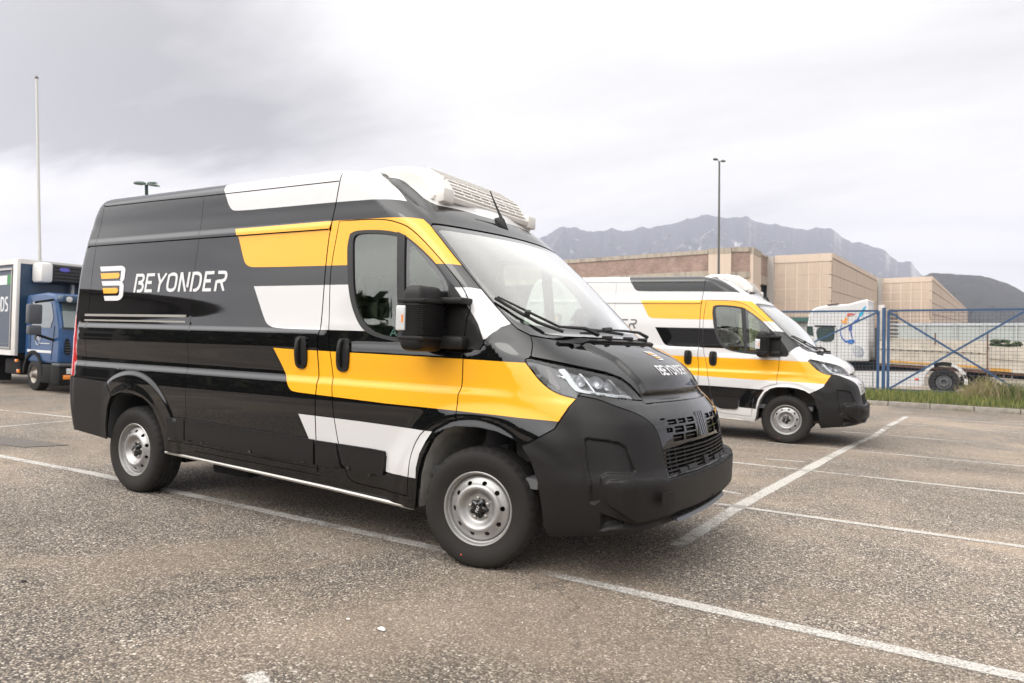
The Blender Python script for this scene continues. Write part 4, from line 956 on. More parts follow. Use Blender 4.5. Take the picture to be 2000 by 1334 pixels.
    # sticker letter in the lower corner of the side window
    aq=stroke([(-.708,1.362),(-.682,1.408),(-.656,1.362)],.012)+stroke([(-.697,1.378),(-.667,1.378)],.009)
    link('window_sticker',decal('window_sticker',[(aq,0)],-.006,[mat('sticker_green',(.02,.07,.05),.6)])[0],B['side_window'][0])
    # wheel arch liners
    for s in (-1,1):
        for P,xw,nm in ((ARF,0,'arch_liner'),(ARR,-3.45,'arch_liner')):
            q=[basep(np.array([a]),np.array([b]))[0] for a,b in resample(P,.05,False)]
            vs=[];n_=len(q)
            for p_ in q: vs.append((p_[0],s*(abs(p_[1])-.012),p_[2]))
            cx=xw;
            for d_,k_ in ((.05,.995),(.34,1.0),(.60,1.0)):
                for p_ in q: vs.append((cx+(p_[0]-cx)*k_,s*(abs(p_[1])-d_ if d_<.3 else 1.0-d_),.36+(p_[2]-.36)*k_))
            m=MB(); fs=[(r*n_+i,r*n_+i+1,(r+1)*n_+i+1,(r+1)*n_+i) for r in range(3) for i in range(n_-1)]
            m.add(vs,fs,0,True); m.add([vs[3*n_+i] for i in range(n_)],[tuple(range(n_))],0)
            m.build(nm,GRY if xw==0 else mat('dark_liner',(.03,.03,.03),.85,var=.2),root)
        m=MB(); m.tube([(.07,s*.74,.30),(.05,s*.70,.88)],.028,12); m.tube([(.07,s*.74,.32),(.06,s*.72,.52)],.045,12); m.build('suspension_strut',DRK,root)
        m=MB(); m.lathe([(-.03,.02),(-.03,.135),(-.01,.14),(.0,.14),(.0,.02)],32,c=(0,s*.86,.352)); m.build('brake_disc',mat('brake_steel',(.14,.13,.12),.5,.7),root)
        m=MB(); m.box(.08,.16,s*.86-.04,s*.86+.04,.28,.44,bev=.01); m.build('brake_caliper',DRK,root)
        m=MB(); m.lathe([(-.05,.02),(-.05,.12),(.0,.13),(.0,.02)],32,c=(-3.45,s*.84,.352)); m.build('brake_drum',DRK,root)
    # underbody
    m=MB(); m.box(-4.2,.62,-.70,.70,.34,.50); m.box(-2.9,-.6,-.96,.96,.36,.46); m.box(-3.62,-3.28,-.62,.62,.22,.42); m.build('underbody',DRK,root)
    m=MB(); m.box(-2.8,-2.35,-.72,-.45,.20,.36,bev=.04); m.build('spare_carrier',DRK,root)
    # cabin
    m=MB(); m.box(-1.35,.36,-.93,.93,.50,.56); m.build('cabin_floor',INT,root)
    m=MB(); m.box(-1.36,-1.32,-.93,.93,.55,2.2); m.build('bulkhead',INL,root)
    m=MB(); m.add([(-.02,y,z) for y in (-.90,.90) for z in (.7,1.28)]+[(.10,y,1.40) for y in (-.88,.88)]+[(.46,y,1.345) for y in (-.72,.72)]+[(.5,y,.7) for y in (-.72,.72)],[(0,1,3,2),(1,4,5,3),(4,6,7,5),(6,8,9,7)]); 
    ds=m.build('dashboard',INT,root)
    m=MB(); m.box(-.06,.04,-.14,.14,1.05,1.36,bev=.03); m.build('dash_screen',GLB,ds)
    for yc,wd in ((.50,.48),(-.48,.80)):
        q=MB(); q.box(-.98,-.45,yc-wd/2,yc+wd/2,.78,.96,bev=.05); st=q.build('seat',FAB,root)
        q=MB(); q.box(-.07,.07,-wd/2,wd/2,0,.66,bev=.05,M=Matrix.Translation((-.98,yc,.92))@Matrix.Rotation(R_(-12),4,'Y')); q.build('backrest',FAB,st)
        for hy in ([yc] if wd<.6 else [yc-.19,yc+.19]):
            q=MB(); q.box(-.05,.04,-.13,.13,0,.2,bev=.04,M=Matrix.Translation((-1.13,hy,1.60))@Matrix.Rotation(R_(-12),4,'Y')); q.build('headrest',FAB,st)
    m=MB(); cM=Matrix.Translation((-.20,.47,1.33))@Matrix.Rotation(R_(-62),4,'Y')
    ring=[(cM@Vector((.19*math.cos(a),.19*math.sin(a),0))) for a in np.linspace(0,2*math.pi,33)]
    m.tube(ring,.016,8,cap=False); 
    for a in (0.2,math.pi-.2,-math.pi/2): m.tube([cM@Vector((0,0,-.03)),cM@Vector((.18*math.cos(a),.18*math.sin(a),0))],.016,6)
    m.tube([cM@Vector((0,0,0)),cM@Vector((0,0,-.3))],[.05,.05],10); m.build('steering_wheel',INT,root)
    m=MB(); m.box(-.02,.02,-.10,.10,-.035,.035,bev=.012,M=Matrix.Translation((-.30,0,2.02))@Matrix.Rotation(R_(-40),4,'Y')); m.build('interior_mirror',RUB,root)
    m=MB(); m.box(-.98,-.66,-.72,.72,2.05,2.08,bev=.01); m.build('sun_visor_shelf',INL,root)
    # wheels
    add_wheel(root,0,1.008,.352,steer,False,0.1,True); add_wheel(root,0,1.008,.352,steer,True,.7)
    add_wheel(root,-3.45,.985,.352,0,False,.5); add_wheel(root,-3.45,.985,.352,0,True,.2)
    return root
def childs(o): return [c for c in bpy.data.objects if c.parent==o]
# ------------------------------------------------------------------ placing helpers (camera rays against real planes)
def ray(px,py): return fw+rw*((px-CPX)/FPX)-uw*((py-CPY)/FPX)
def atD(px,py,D): return Vector(CAM+ray(px,py)*D)
def atY(px,py,Y): d=ray(px,py); return Vector(CAM+d*((Y-CAM[1])/d[1]))
def lot(x,y,z=0): return ML@Vector((x,y,z))
def atG(px,py): d=ray(px,py); n=MLn[:,2]; t=-(CAM@n)/(d@n); p=CAM+d*t; return MLn.T@p
# ------------------------------------------------------------------ ground
def asphalt(name,paint=False):
    m=bpy.data.materials.new(name); m.use_nodes=True; nt=m.node_tree; p=nt.nodes['Principled BSDF']
    tc=N(nt,'ShaderNodeTexCoord'); O=tc.outputs['Object']
    def noise(sc,det=4,ro=.55,dist=0):
        n=N(nt,'ShaderNodeTexNoise',ins={'Scale':sc,'Detail':det,'Roughness':ro,'Distortion':dist}); Lk(nt,O,n.inputs[0]); return n.outputs[0]
    def rng(v,a,b,c,d):
        r=N(nt,'ShaderNodeMapRange'); Lk(nt,v,r.inputs[0]); 
        for i,q in enumerate((a,b,c,d)): r.inputs[i+1].default_value=q
        return r.outputs[0]
    def mixc(f,a,b):
        x=N(nt,'ShaderNodeMix',data_type='RGBA'); 
        if isinstance(f,(int,float)): x.inputs[0].default_value=f
        else: Lk(nt,f,x.inputs[0])
        for i,q in ((6,a),(7,b)):
            if isinstance(q,tuple): x.inputs[i].default_value=(*q,1)
            else: Lk(nt,q,x.inputs[i])
        return x.outputs[2]
    v=N(nt,'ShaderNodeTexVoronoi',feature='F1',ins={'Scale':95}); Lk(nt,O,v.inputs[0])
    v2=N(nt,'ShaderNodeTexVoronoi',feature='F1',ins={'Scale':42}); Lk(nt,O,v2.inputs[0])
    sc=N(nt,'ShaderNodeSeparateColor'); Lk(nt,v.outputs['Color'],sc.inputs[0])
    stone=N(nt,'ShaderNodeValToRGB'); Lk(nt,sc.outputs[0],stone.inputs[0]); r=stone.color_ramp
    r.elements[0].position=0; r.elements[0].color=(.045,.038,.033,1); r.elements[1].position=1; r.elements[1].color=(.62,.56,.48,1)
    for q,c in ((.25,(.145,.122,.102)),(.5,(.235,.196,.160)),(.78,(.32,.268,.215)),(.93,(.42,.365,.30))): e=r.elements.new(q); e.color=(*c,1)
    sc2=N(nt,'ShaderNodeSeparateColor'); Lk(nt,v2.outputs['Color'],sc2.inputs[0])
    big=N(nt,'ShaderNodeValToRGB'); Lk(nt,sc2.outputs[1],big.inputs[0]); r=big.color_ramp
    r.elements[0].color=(.09,.08,.072,1); r.elements[1].color=(.52,.48,.42,1); e=r.elements.new(.55); e.color=(.22,.19,.16,1); e=r.elements.new(.85); e.color=(.33,.29,.25,1)
    edge=rng(v.outputs['Distance'],.32,.70,0,1)
    c=mixc(edge,stone.outputs[0],(.060,.051,.044))
    bs=rng(v2.outputs['Distance'],.30,.42,1,0); pick=rng(sc2.outputs[2],.50,.54,0,1); bs=M(nt,'MULTIPLY',bs,pick)
    c=mixc(bs,c,big.outputs[0])
    # worn pale sandy patches and darker damp or oily areas
    l1=noise(.42,5,.6,.6); l2=noise(1.7,6,.62); l3=noise(.16,3,.5,.3)
    sand=rng(M(nt,'MULTIPLY_ADD',l2,.45,l1),.66,.86,0,1)
    c=mixc(M(nt,'MULTIPLY',sand,.40),c,(.36,.28,.205))
    dk=rng(M(nt,'MULTIPLY_ADD',l2,.35,l3),.54,.82,1.30,.76)
    s=N(nt,'ShaderNodeVectorMath',operation='SCALE'); Lk(nt,c,s.inputs[0]); Lk(nt,dk,s.inputs['Scale']); c=s.outputs[0]
    fine=noise(320,2,.5); s=N(nt,'ShaderNodeVectorMath',operation='SCALE'); Lk(nt,c,s.inputs[0]); Lk(nt,rng(fine,.3,.7,.78,1.22),s.inputs['Scale']); c=s.outputs[0]
    # cracks
    cn=N(nt,'ShaderNodeTexVoronoi',feature='DISTANCE_TO_EDGE',ins={'Scale':.33}); 
    wn=N(nt,'ShaderNodeTexNoise',ins={'Scale':1.4,'Detail':6,'Roughness':.6}); Lk(nt,O,wn.inputs[0]); am=N(nt,'ShaderNodeVectorMath',operation='MULTIPLY_ADD'); Lk(nt,wn.outputs['Color'],am.inputs[0]); am.inputs[1].default_value=(.9,.9,.9); Lk(nt,O,am.inputs[2]); Lk(nt,am.outputs[0],cn.inputs[0])
    ck=rng(cn.outputs['Distance'],.0,.006,.5,0); ckm=rng(l1,.55,.62,0,1)
    c=mixc(M(nt,'MULTIPLY',ck,ckm),c,(.05,.043,.037))
    h=M(nt,'MULTIPLY_ADD',v.outputs['Distance'],-.8,M(nt,'MULTIPLY',fine,.3)); h=M(nt,'MULTIPLY_ADD',bs,.35,h)
    bp=N(nt,'ShaderNodeBump',ins={'Strength':.75,'Distance':.006}); Lk(nt,h,bp.inputs['Height'])
    p.inputs['Roughness'].default_value=.88; p.inputs['Specular IOR Level'].default_value=.3
    if not paint:
        Lk(nt,c,p.inputs['Base Color']); Lk(nt,bp.outputs[0],p.inputs['Normal'])
    else:
        w1=noise(14,6,.7); w2=noise(1.1,4,.6); w3=noise(75,3,.6)
        a=M(nt,'MULTIPLY_ADD',w1,.55,M(nt,'MULTIPLY_ADD',w2,.75,M(nt,'MULTIPLY',w3,.38)))
        uvn=N(nt,'ShaderNodeUVMap'); su=N(nt,'ShaderNodeSeparateXYZ'); Lk(nt,uvn.outputs[0],su.inputs[0])
        ed=M(nt,'ABSOLUTE',M(nt,'SUBTRACT',su.outputs[1],.5)); ed=rng(M(nt,'MULTIPLY_ADD',w1,.30,ed),.40,.60,0,.55)
        a=M(nt,'ADD',M(nt,'SUBTRACT',a,ed),su.outputs[2]) if False else M(nt,'SUBTRACT',a,ed)
        at=N(nt,'ShaderNodeAttribute',attribute_name='wear'); a=M(nt,'SUBTRACT',a,at.outputs['Fac'])
        k=rng(a,.63,.88,0,1)
        sp_=rng(v.outputs['Distance'],.5,.8,1,.55); k=M(nt,'MULTIPLY',k,sp_,clamp=True)
        tr=N(nt,'ShaderNodeBsdfTransparent'); mx=N(nt,'ShaderNodeMixShader'); o=nt.nodes['Material Output']
        pc=mixc(rng(w3,.3,.7,0,1),(.38,.355,.32),(.60,.575,.535)); Lk(nt,pc,p.inputs['Base Color']); Lk(nt,bp.outputs[0],p.inputs['Normal'])
        Lk(nt,M(nt,'MULTIPLY',k,.92),mx.inputs[0]); Lk(nt,tr.outputs[0],mx.inputs[1]); Lk(nt,p.outputs[0],mx.inputs[2]); Lk(nt,mx.outputs[0],o.inputs[0])
    return m
ASP=asphalt('asphalt'); LINE=asphalt('worn_line_paint',True)
def gz_(x,y):
    """height of the ground in world space: the sloping lot, flattening out far away"""
    n=MLn[:,2]; z=-(n[0]*x+n[1]*y)/n[2]; r=math.hypot(x-0,y-4); k=min(1,max(0,(r-34)/40)); k=k*k*(3-2*k)
    return z*(1-k)+(-1.6)*k
m=MB(); rad=[0,6,12,20,28,34,40,48,58,74,100,160,300,700,1600,2800,4300]; n=96
m.v.append((0,4,gz_(0,4)))
for r in rad[1:]:
    for i in range(n): a=2*math.pi*i/n; x,y=r*math.cos(a),4+r*math.sin(a); m.v.append((x,y,gz_(x,y)))
for i in range(n): m.f.append([0,1+i,1+(i+1)%n])
for k in range(len(rad)-2):
    for i in range(n): m.f.append([1+k*n+i,1+(k+1)*n+i,1+(k+1)*n+(i+1)%n,1+k*n+(i+1)%n])
m.m=[0]*len(m.f); m.sm=[False]*len(m.f)
tag(m.build('ground',ASP),kind='structure')
def line_sheet(P,w,wear=0,lift=.004,name='parking_line',label=None):
    """painted stripe on the lot: P = centre points in lot coordinates"""
    P=[Vector((a,b,0)) for a,b in resample(P,.5,False)]; vs=[];uv=[];fs=[]
    for i,p in enumerate(P):
        t=(P[min(i+1,len(P)-1)]-P[max(i-1,0)]).normalized(); q=Vector((-t.y,t.x,0))*w/2
        vs+=[p+q+Vector((0,0,lift)),p-q+Vector((0,0,lift))]
    me=bpy.data.meshes.new(name); me.from_pydata([tuple(ML@v) for v in vs],[],[(2*i,2*i+1,2*i+3,2*i+2) for i in range(len(P)-1)])
    u=me.uv_layers.new(); 
    for pl in me.polygons:
        for li,vi in zip(pl.loop_indices,pl.vertices): u.data[li].uv=((vi//2)*.5,float(vi%2))
    at=me.attributes.new('wear','FLOAT','POINT'); 
    for i in range(len(vs)): at.data[i].value=wear if not callable(wear) else wear(P[i//2])
    o=link(name,me,None,LINE); return tag(o,kind='structure')
line_sheet([(-11,-.97),(-4.46,-.74),(-1,-.80),(1.2,-.85),(7,-.95)],.165,lambda p:.16 if -.5<p.x<.75 else (-.02 if p.x>.7 or p.x<-4.6 else -.04))
line_sheet([(.35,1.80),(8,1.72)],.14,lambda p:.12 if p.x<.7 else -.06)
line_sheet([(-6,4.25),(.1,4.36),(9,4.32)],.14,lambda p:-.03)
line_sheet([(.1,6.75),(1.0,6.73),(10,6.73)],.13,lambda p:.12 if p.x<1.0 else .0)
line_sheet([(.8,9.42),(11,9.30)],.12,.02); line_sheet([(1.25,12.05),(12,12.07)],.12,-.02); line_sheet([(1.5,14.25),(12,14.6)],.12,.02)
line_sheet([(.82,.22),(.86,1.93),(1.10,6.12),(1.19,7.45)],.19,lambda p:-.10 if 1.2<p.y<7 else -.02)
line_sheet([(1.19,7.45),(1.34,9.06),(1.42,11.3)],.18,.06); line_sheet([(1.42,11.4),(1.60,14.3)],.19,-.08)
line_sheet([(.42,4.95),(.88,5.04)],.09,-.05); line_sheet([(.40,2.47),(.74,2.39)],.09,-.08); line_sheet([(.30,2.1),(.62,2.06)],.07,-.02)
line_sheet([(-14,1.0),(-9.1,1.60),(-7,1.85)],.12,-.02); line_sheet([(-8.2,-1.3),(-8.62,.5),(-9.0,3.0)],.11,-.03)
line_sheet([(.05,-2.66),(.36,-2.80)],.14,-.02)
# sealed rectangular patch with iron cover, and litter
m=MB(); m.prism([(-7.9,-.62),(-6.5,-.35),(-6.35,.05),(-7.8,-.1)],.002,.007,'z'); o=m.build('asphalt_patch',mat('dark_patch',(.10,.088,.078),.9,var=.35,vscale=30,bump=.6,bscale=90)); o.matrix_world=ML; tag(o,kind='structure')
PAP=mat('crumpled_paper',(.78,.76,.73),.8)
def scrap(px,py,s,label,name,m_,cat,h=.4):
    g=atG(px,py); r=random.Random(px); m=MB(); k=9; vs=[]; 
    for i in range(k): a=2*math.pi*i/k; q=s*(.6+.5*r.random()); vs.append((g[0]+q*math.cos(a)*1.5,g[1]+q*math.sin(a)*.9,.006))
    for i in range(k): a=2*math.pi*i/k; q=s*(.3+.3*r.random()); vs.append((g[0]+q*math.cos(a)*1.3,g[1]+q*math.sin(a)*.8,.006+s*h*(.5+r.random())))
    m.add(vs,[(i,(i+1)%k,k+(i+1)%k,k+i) for i in range(k)]+[tuple(range(k,2*k))]); o=m.build(name,m_); o.matrix_world=ML; tag(o,label,cat)
scrap(746,1231,.017,'larger crumpled white paper scrap on the asphalt in front of the black van','litter',PAP,'litter')
scrap(679,1211,.009,'tiny white paper scrap just left of the larger one on the asphalt','litter',PAP,'litter')
scrap(46,1137,.016,'flat dark bitumen chip on the asphalt at the lower left','bitumen_chip',DRK,'debris',.15)
scrap(395,1121,.008,'small dark bitumen crumb on the asphalt left of the middle','bitumen_chip',DRK,'debris',.3)
# loose aggregate lying on the worn surface
m=MB(); r=np.random.default_rng(3)
for i in range(9000):
    D=2.2+5.5*r.random()**1.3; px_=-60+2120*r.random(); py_=CPY+FPX*1.35/D
    g=atG(px_,min(py_,1380)+r.random()*40)
    s=.0016+.0038*r.random()**3; a=r.random()*3.14; c_,s_=math.cos(a),math.sin(a)
    vs=[(g[0]+(x*c_-y*s_)*s,g[1]+(x*s_+y*c_)*s,z*s*.8) for x,y,z in ((1.2,0,.1),(.2,.8,.1),(-1,.2,.1),(-.1,-.9,.1),(.1,0,1.0))]
    m.add(vs,[(0,1,4),(1,2,4),(2,3,4),(3,0,4)],int(r.random()*3))
o=m.build('loose_gravel',[mat('grit_pale',(.50,.46,.40),.85),mat('grit_mid',(.25,.215,.18),.85),mat('grit_dark',(.11,.10,.09),.85)]); o.matrix_world=ML; tag(o,kind='stuff')
# ------------------------------------------------------------------ vans
def strip_swap(o,mp):
    for i,m_ in enumerate(o.data.materials):
        if m_ and m_.name in mp: o.data.materials[i]=mp[m_.name]
van=make_van(R_(9.1)); van.matrix_world=ML.copy()
tag(van,'black delivery van with yellow and white stripes and white lettering, nearest the camera','van','delivery vans with roof cooling units')
van2=empty('delivery_van'); vy=0.0804522810
kids={}
for c in list(bpy.data.objects): kids.setdefault(c.parent,[]).append(c)
WB2=mat('white_paint_body',(.54,.53,.525),.25,0,.7,.5,build=dusty((.54,.53,.525),(.55,.5,.44),.2))
SW={'black_paint':WB2,'white_paint':BLK,'gloss_black':GLB}
memo={}
def cpy(o,par):
    c=o.copy(); COL.objects.link(c); c.parent=par
    if o.data:
        names=[m_.name for m_ in o.data.materials if m_]
        if any(k in ('black_paint','white_paint') for k in names) or o.name.startswith(('lettering','nose_panel','grille_mask','bonnet_lettering')):
            if o.data not in memo:
                d=o.data.copy(); memo[o.data]=d
                for i,m_ in enumerate(d.materials):
                    if m_.name in SW and m_.name!='gloss_black': d.materials[i]=SW[m_.name]
                    if m_.name=='white_film': d.materials[i]=GRT
                    if m_.name=='gloss_black' and o.name.startswith(('nose_panel','grille_mask')): d.materials[i]=WB2
            c.data=memo[o.data]
    for k in kids.get(o,[]): cpy(k,c)
    return c
for k in kids[van]:
    cpy(k,van2)
for c in [c for c in bpy.data.objects if c.parent==van2 and c.name.startswith('logo')]:
    c.data=c.data.copy(); c.data.materials[0]=GRT
for c in [c for c in bpy.data.objects if c.parent==van2 and c.name.startswith('wheel.')]:
    if c.location.x>-1: c.rotation_euler.z-=R_(9.1+2.3)
van2.matrix_world=ML@Matrix.Translation((0.24284,7.83798,0))@Matrix.Rotation(vy,4,'Z')
tag(van2,'white delivery van with yellow and black stripes, parked behind the black one','van','delivery vans with roof cooling units')
# ------------------------------------------------------------------ kerb and verge
CON=mat('concrete_kerb',(.23,.205,.175),.85,var=.3,vscale=6,bump=.5,bscale=60)
kb=None; KY=17.95
rk=random.Random(5)
kroot=empty('kerb',ML.copy()); tag(kroot,kind='structure')
x=-9.0; i=0
while x<10:
    L=1.0; me_=MB(); dz=rk.uniform(-.008,.008); me_.box(x+.008,x+L-.008,KY+rk.uniform(-.01,.01),KY+.15,-.05,.125+dz,bev=.015)
    o=me_.build('kerb_stone',CON,kroot); x+=L
FY=19.6
zf=atY(1726,764,FY).z
def vz(x,y):
    """verge bank between the kerb and the fence, yard behind"""
    k=(ML@Vector((x,KY+.15,.10))).z; p=gz_(x,y)
    pts_=[(KY+.1,k),(18.6,k+(zf-k)*.45),(19.3,zf-.05),(19.9,zf-.04),(20.6,zf-.22),(21.6,gz_(x,21.6)+.02),(23,gz_(x,23)+.012)]
    return float(np.interp(y,[a for a,b in pts_],[b for a,b in pts_]))
m=MB(); xs_=np.arange(-9,10.1,.5); ys_=[KY+.02,18.3,18.6,19.0,19.3,19.6,19.9,20.6,21.6,23]
for xx in xs_:
    for yy_ in ys_: m.v.append((xx,yy_,vz(xx,yy_)))
n_=len(ys_)
for i in range(len(xs_)-1):
    for j in range(n_-1): m.f.append([i*n_+j,(i+1)*n_+j,(i+1)*n_+j+1,i*n_+j+1])
m.m=[0]*len(m.f);m.sm=[True]*len(m.f)
tag(m.build('verge_soil',mat('soil',(.085,.075,.045),.95,var=.4,vscale=8,bump=.8,bscale=30)),kind='structure')
def blades(name,n,fx,fy,h0,h1,mats,w=.006,lean=.35,seed=1,zfn=vz,label=None,kind='stuff'):
    r=np.random.default_rng(seed); X=fx(r,n);Y=fy(r,n); v=[];f=[];mi=[]
    for i in range(n):
        h=h0+(h1-h0)*r.random()**1.5; a=r.random()*6.28; l=lean*h*r.random(); z=zfn(X[i],Y[i]); dx,dy=math.cos(a),math.sin(a); ww=w*(.6+.8*r.random()); b=len(v); c=r.random()*6.28; wx,wy=math.cos(c)*ww,math.sin(c)*ww
        v+=[(X[i]-wx,Y[i]-wy,z-.01),(X[i]+wx,Y[i]+wy,z-.01),(X[i]+dx*l*.4+wx*.7,Y[i]+dy*l*.4+wy*.7,z+h*.6),(X[i]+dx*l*.4-wx*.7,Y[i]+dy*l*.4-wy*.7,z+h*.6),(X[i]+dx*l,Y[i]+dy*l,z+h)]
        f+=[(b,b+1,b+2,b+3),(b+3,b+2,b+4)]; k=int(r.random()*len(mats)); mi+=[k,k]
    me=bpy.data.meshes.new(name); me.from_pydata(v,[],f); me.polygons.foreach_set('material_index',mi); o=link(name,me,None,mats); return tag(o,label,kind=kind)
G1=mat('grass_green',(.115,.145,.030),.8); G2=mat('grass_yellow',(.21,.205,.06),.8); G3=mat('grass_dark',(.05,.075,.018),.8); G4=mat('grass_dry',(.27,.22,.12),.85)
blades('verge_grass',26000,lambda r,n:-2+11*r.random(n),lambda r,n:KY+.16+1.5*r.random(n)**.9,.05,.20,[G1,G2,G1,G3,G2],.007,seed=2)
blades('yard_weeds',4500,lambda r,n:5.6+3.6*r.random(n),lambda r,n:19.9+2.6*r.random(n),.15,.55,[G3,G3,G1,G4],.010,seed=3)
blades('kerb_weeds',900,lambda r,n:-1+9*r.random(n)+.15*r.standard_normal(n)*0,lambda r,n:KY-.05+.06*r.random(n),.02,.09,[G2,G1,G4],.006,seed=6,zfn=lambda x,y:gz_(x,y)+0.004 if math.sin(x*5.3)+math.sin(x*2.1+1)>.55 else gz_(x,y)-.3)
# tall dry tussocks, each a plant of its own
for (px_,py_,s,lab,sd_,dry) in ((1925,790,.75,'tall tussock of pale dry grass leaning by the fence, left of the bushy weed clump',11,1),(1890,792,.5,'shorter tuft of dry grass at the right of the truck wheel',12,1),(1962,792,.6,'green and brown weed clump at the right edge below the fence brace',13,0),(1985,785,.62,'low dark green weed at the far right edge beside the kerb',14,0)):
    c=atY(px_,py_,19.15); r=random.Random(sd_)
    n_=420; fx=lambda rr,n,c=c,s=s:c.x+s*.22*rr.standard_normal(n); fy=lambda rr,n:19.15+.18*rr.standard_normal(n)
    o=blades('dry_grass_tussock' if dry else 'weed_clump',n_,fx,fy,s*.35,s,[G4,G4,G2] if dry else [G3,G1,G4],.006,.9,sd_,kind=None); tag(o,lab,'plant')
# ------------------------------------------------------------------ blue fence
BLU=mat('blue_fence_paint',(.024,.062,.130),.5,var=.2,vscale=12); BLD=mat('blue_wire',(.035,.05,.075),.6)
fence=empty('fence',Matrix.Translation((0,0,0)),'blue steel fence of welded mesh panels with crossed braces behind the grass verge','fence')
ztop=atY(1726,607,FY).z; X=lambda px_,py_=680:atY(px_,py_,FY).x
def bar(p0,p1,w,name='rail',mt=BLU,dy=0):
    p0=Vector(p0);p1=Vector(p1); d=(p1-p0); q=d.to_track_quat('Z','Y').to_matrix().to_4x4(); m=MB(); m.box(-w/2,w/2,-w/2,w/2,0,d.length,M=Matrix.Translation(p0+Vector((0,dy,0)))@q); return m.build(name,mt,fence)
xA,xB,xC,xD,xE=X(1420),X(1715),X(1726),X(1735),X(2003)
panels=[(xA-5.0,xA,0),(xA,xB,1),(xD,xE,2),(xE,xE+4.3,3)]
for x_ in (xB,xD): bar((x_,FY,zf+.02),(x_,FY,ztop),.075,'post')
bar((xC,FY,zf-.12),(xC,FY,ztop+.09),.095,'post')
for x_ in (xE+.02,xA-.02): bar((x_,FY,zf-.1),(x_,FY,ztop+.04),.07,'post')
for a,b,k in panels:
    bar((a,FY,ztop),(b,FY,ztop),.06,'top_rail'); bar((a,FY,zf+.05),(b,FY,zf+.05),.055,'bottom_rail')
    if k in (2,): bar((a,FY-.05,ztop-.03),(b,FY-.05,zf+.06),.055,'brace'); bar((a,FY-.11,zf+.06),(b,FY-.11,ztop-.03),.055,'brace')
    if k in (1,3): bar((a,FY-.05,zf+.06) ,(b,FY-.05,ztop-.03),.05,'brace')
    if k in (0,1): bar((a,FY-.11,ztop-.03),(b,FY-.11,zf+.06),.05,'brace') if k==0 else None
m=MB()
for a,b,k in panels:
    st=.098; n_=int((b-a)/st)
    for i in range(1,n_): x_=a+i*st; m.box(x_-.0035,x_+.0035,FY-.0035,FY+.0035,zf+.05,ztop)
    z_=zf+.05
    while z_<ztop-.03:
        z_+=.098; m.box(a,b,FY-.0105,FY-.0036,z_-.0035,z_+.0035)
tag(m.build('wire_mesh',BLD,fence),kind='stuff')
m=MB(); m.box(xA-6,xE+5,FY-.06,FY+.14,zf-.30,zf-.005); m.build('footing',CON,fence)
# ------------------------------------------------------------------ white tractor unit and trailer in the yard
YT=24.4
TW=mat('truck_white',(.55,.54,.53),.4,0,.4,var=.05); DKG=mat('truck_window',(.03,.05,.045),.08,0,.9); CHS=mat('chassis_black',(.008,.008,.008),.75,spec=.25); FADE=mat('faded_cream_panel',(.46,.41,.34),.7,var=.22,vscale=3.5); RUST=mat('rusty_steel',(.14,.075,.05),.85,var=.5,vscale=9); ORG=mat('faded_orange_stripe',(.52,.27,.045),.6,var=.3,vscale=5)
def Q(P,Y=YT): return [(lambda v:(v.x,v.z))(atY(a,b,Y)) for a,b in P]
def slab(name,P,Y0,Y1,mt,par,bev=0,Yp=None):
    m=MB(); m.prism(Q(P,Yp if Yp is not None else YT),Y0,Y1,'y'); o=m.build(name,mt,par)
    if bev: b=o.modifiers.new('b','BEVEL'); b.width=bev; b.segments=3; b.limit_method='ANGLE'; b.angle_limit=R_(20); o.data.polygons.foreach_set('use_smooth',[True]*len(o.data.polygons)); o.data.set_sharp_from_angle(angle=R_(35))
    return o
c0=atY(1640,772,YT)
tr=empty('tractor_truck'); tag(tr,'white tractor truck with a colourful bird painted on its cab, behind the blue fence','truck')
slab('cab',chaikin([(1576,706),(1575,650),(1577,632),(1581,612),(1588,603),(1600,599),(1616,596),(1639,594.5),(1656,594),(1666,591),(1682,586.5),(1696,584),(1697,706)],True,1,60),YT,YT+2.4,TW,tr,.06)
slab('side_window',chaikin([(1593,638),(1630,638),(1631,645),(1629,667),(1610,668),(1596,664)],True,2,120),YT-.012,YT+.0,DKG,tr)
slab('front_window',[(1576.5,637),(1587,637),(1589,656),(1576,654)],YT-.011,YT+.001,DKG,tr)
slab('window_surround',[(1591,635),(1633,636),(1632,639),(1592,638)],YT-.03,YT,CHS,tr)
slab('door_seam',[(1633.5,640),(1634.2,640),(1634.2,702),(1633.5,702)],YT-.006,YT,DRK,tr)
slab('roof_rail',[(1616,595),(1638,592.5),(1638,594),(1616,596.5)],YT-.02,YT+.05,CHS,tr)
slab('chassis',[(1590,706),(1880,712),(1880,726),(1590,724)],YT+.25,YT+2.1,CHS,tr)
slab('side_skirt',[(1580,724),(1803,727),(1801,754),(1580,757)],YT+.02,YT+.25,TW,tr)
slab('skirt_seam',[(1704,726),(1705,726),(1705,755),(1704,755)],YT+.012,YT+.03,DRK,tr)
slab('skirt_marker',[(1787,739),(1795,739),(1795,743),(1787,743)],YT+.01,YT+.03,mat('red_marker',(.5,.08,.05),.5),tr)
wc=atY(1843.5,747,YT)
m=MB(); m.lathe([(.30,.20),(.03,.27),(.0,.29),(-.02,.35),(.0,.45),(.05,.47),(.28,.47),(.30,.44)],40,c=(wc.x,YT+.05,wc.z)); t_=m.build('wheel',TYR,tr)
m=MB(); m.lathe([(.13,.0),(.13,.08),(.02,.10),(.02,.14),(.12,.16),(.12,.25),(.02,.29)],32,c=(wc.x,YT+.05,wc.z)); m.build('rim',mat('dusty_rim',(.16,.16,.16),.6,.3),t_)
for k in range(8):
    a=k*math.pi/4; m=MB(); m.lathe([(-.02,0),(-.02,.018),(.0,.02)],6,c=(wc.x+.12*math.cos(a),YT+.06,wc.z+.12*math.sin(a))); m.build('wheel_nut',CHR,t_)
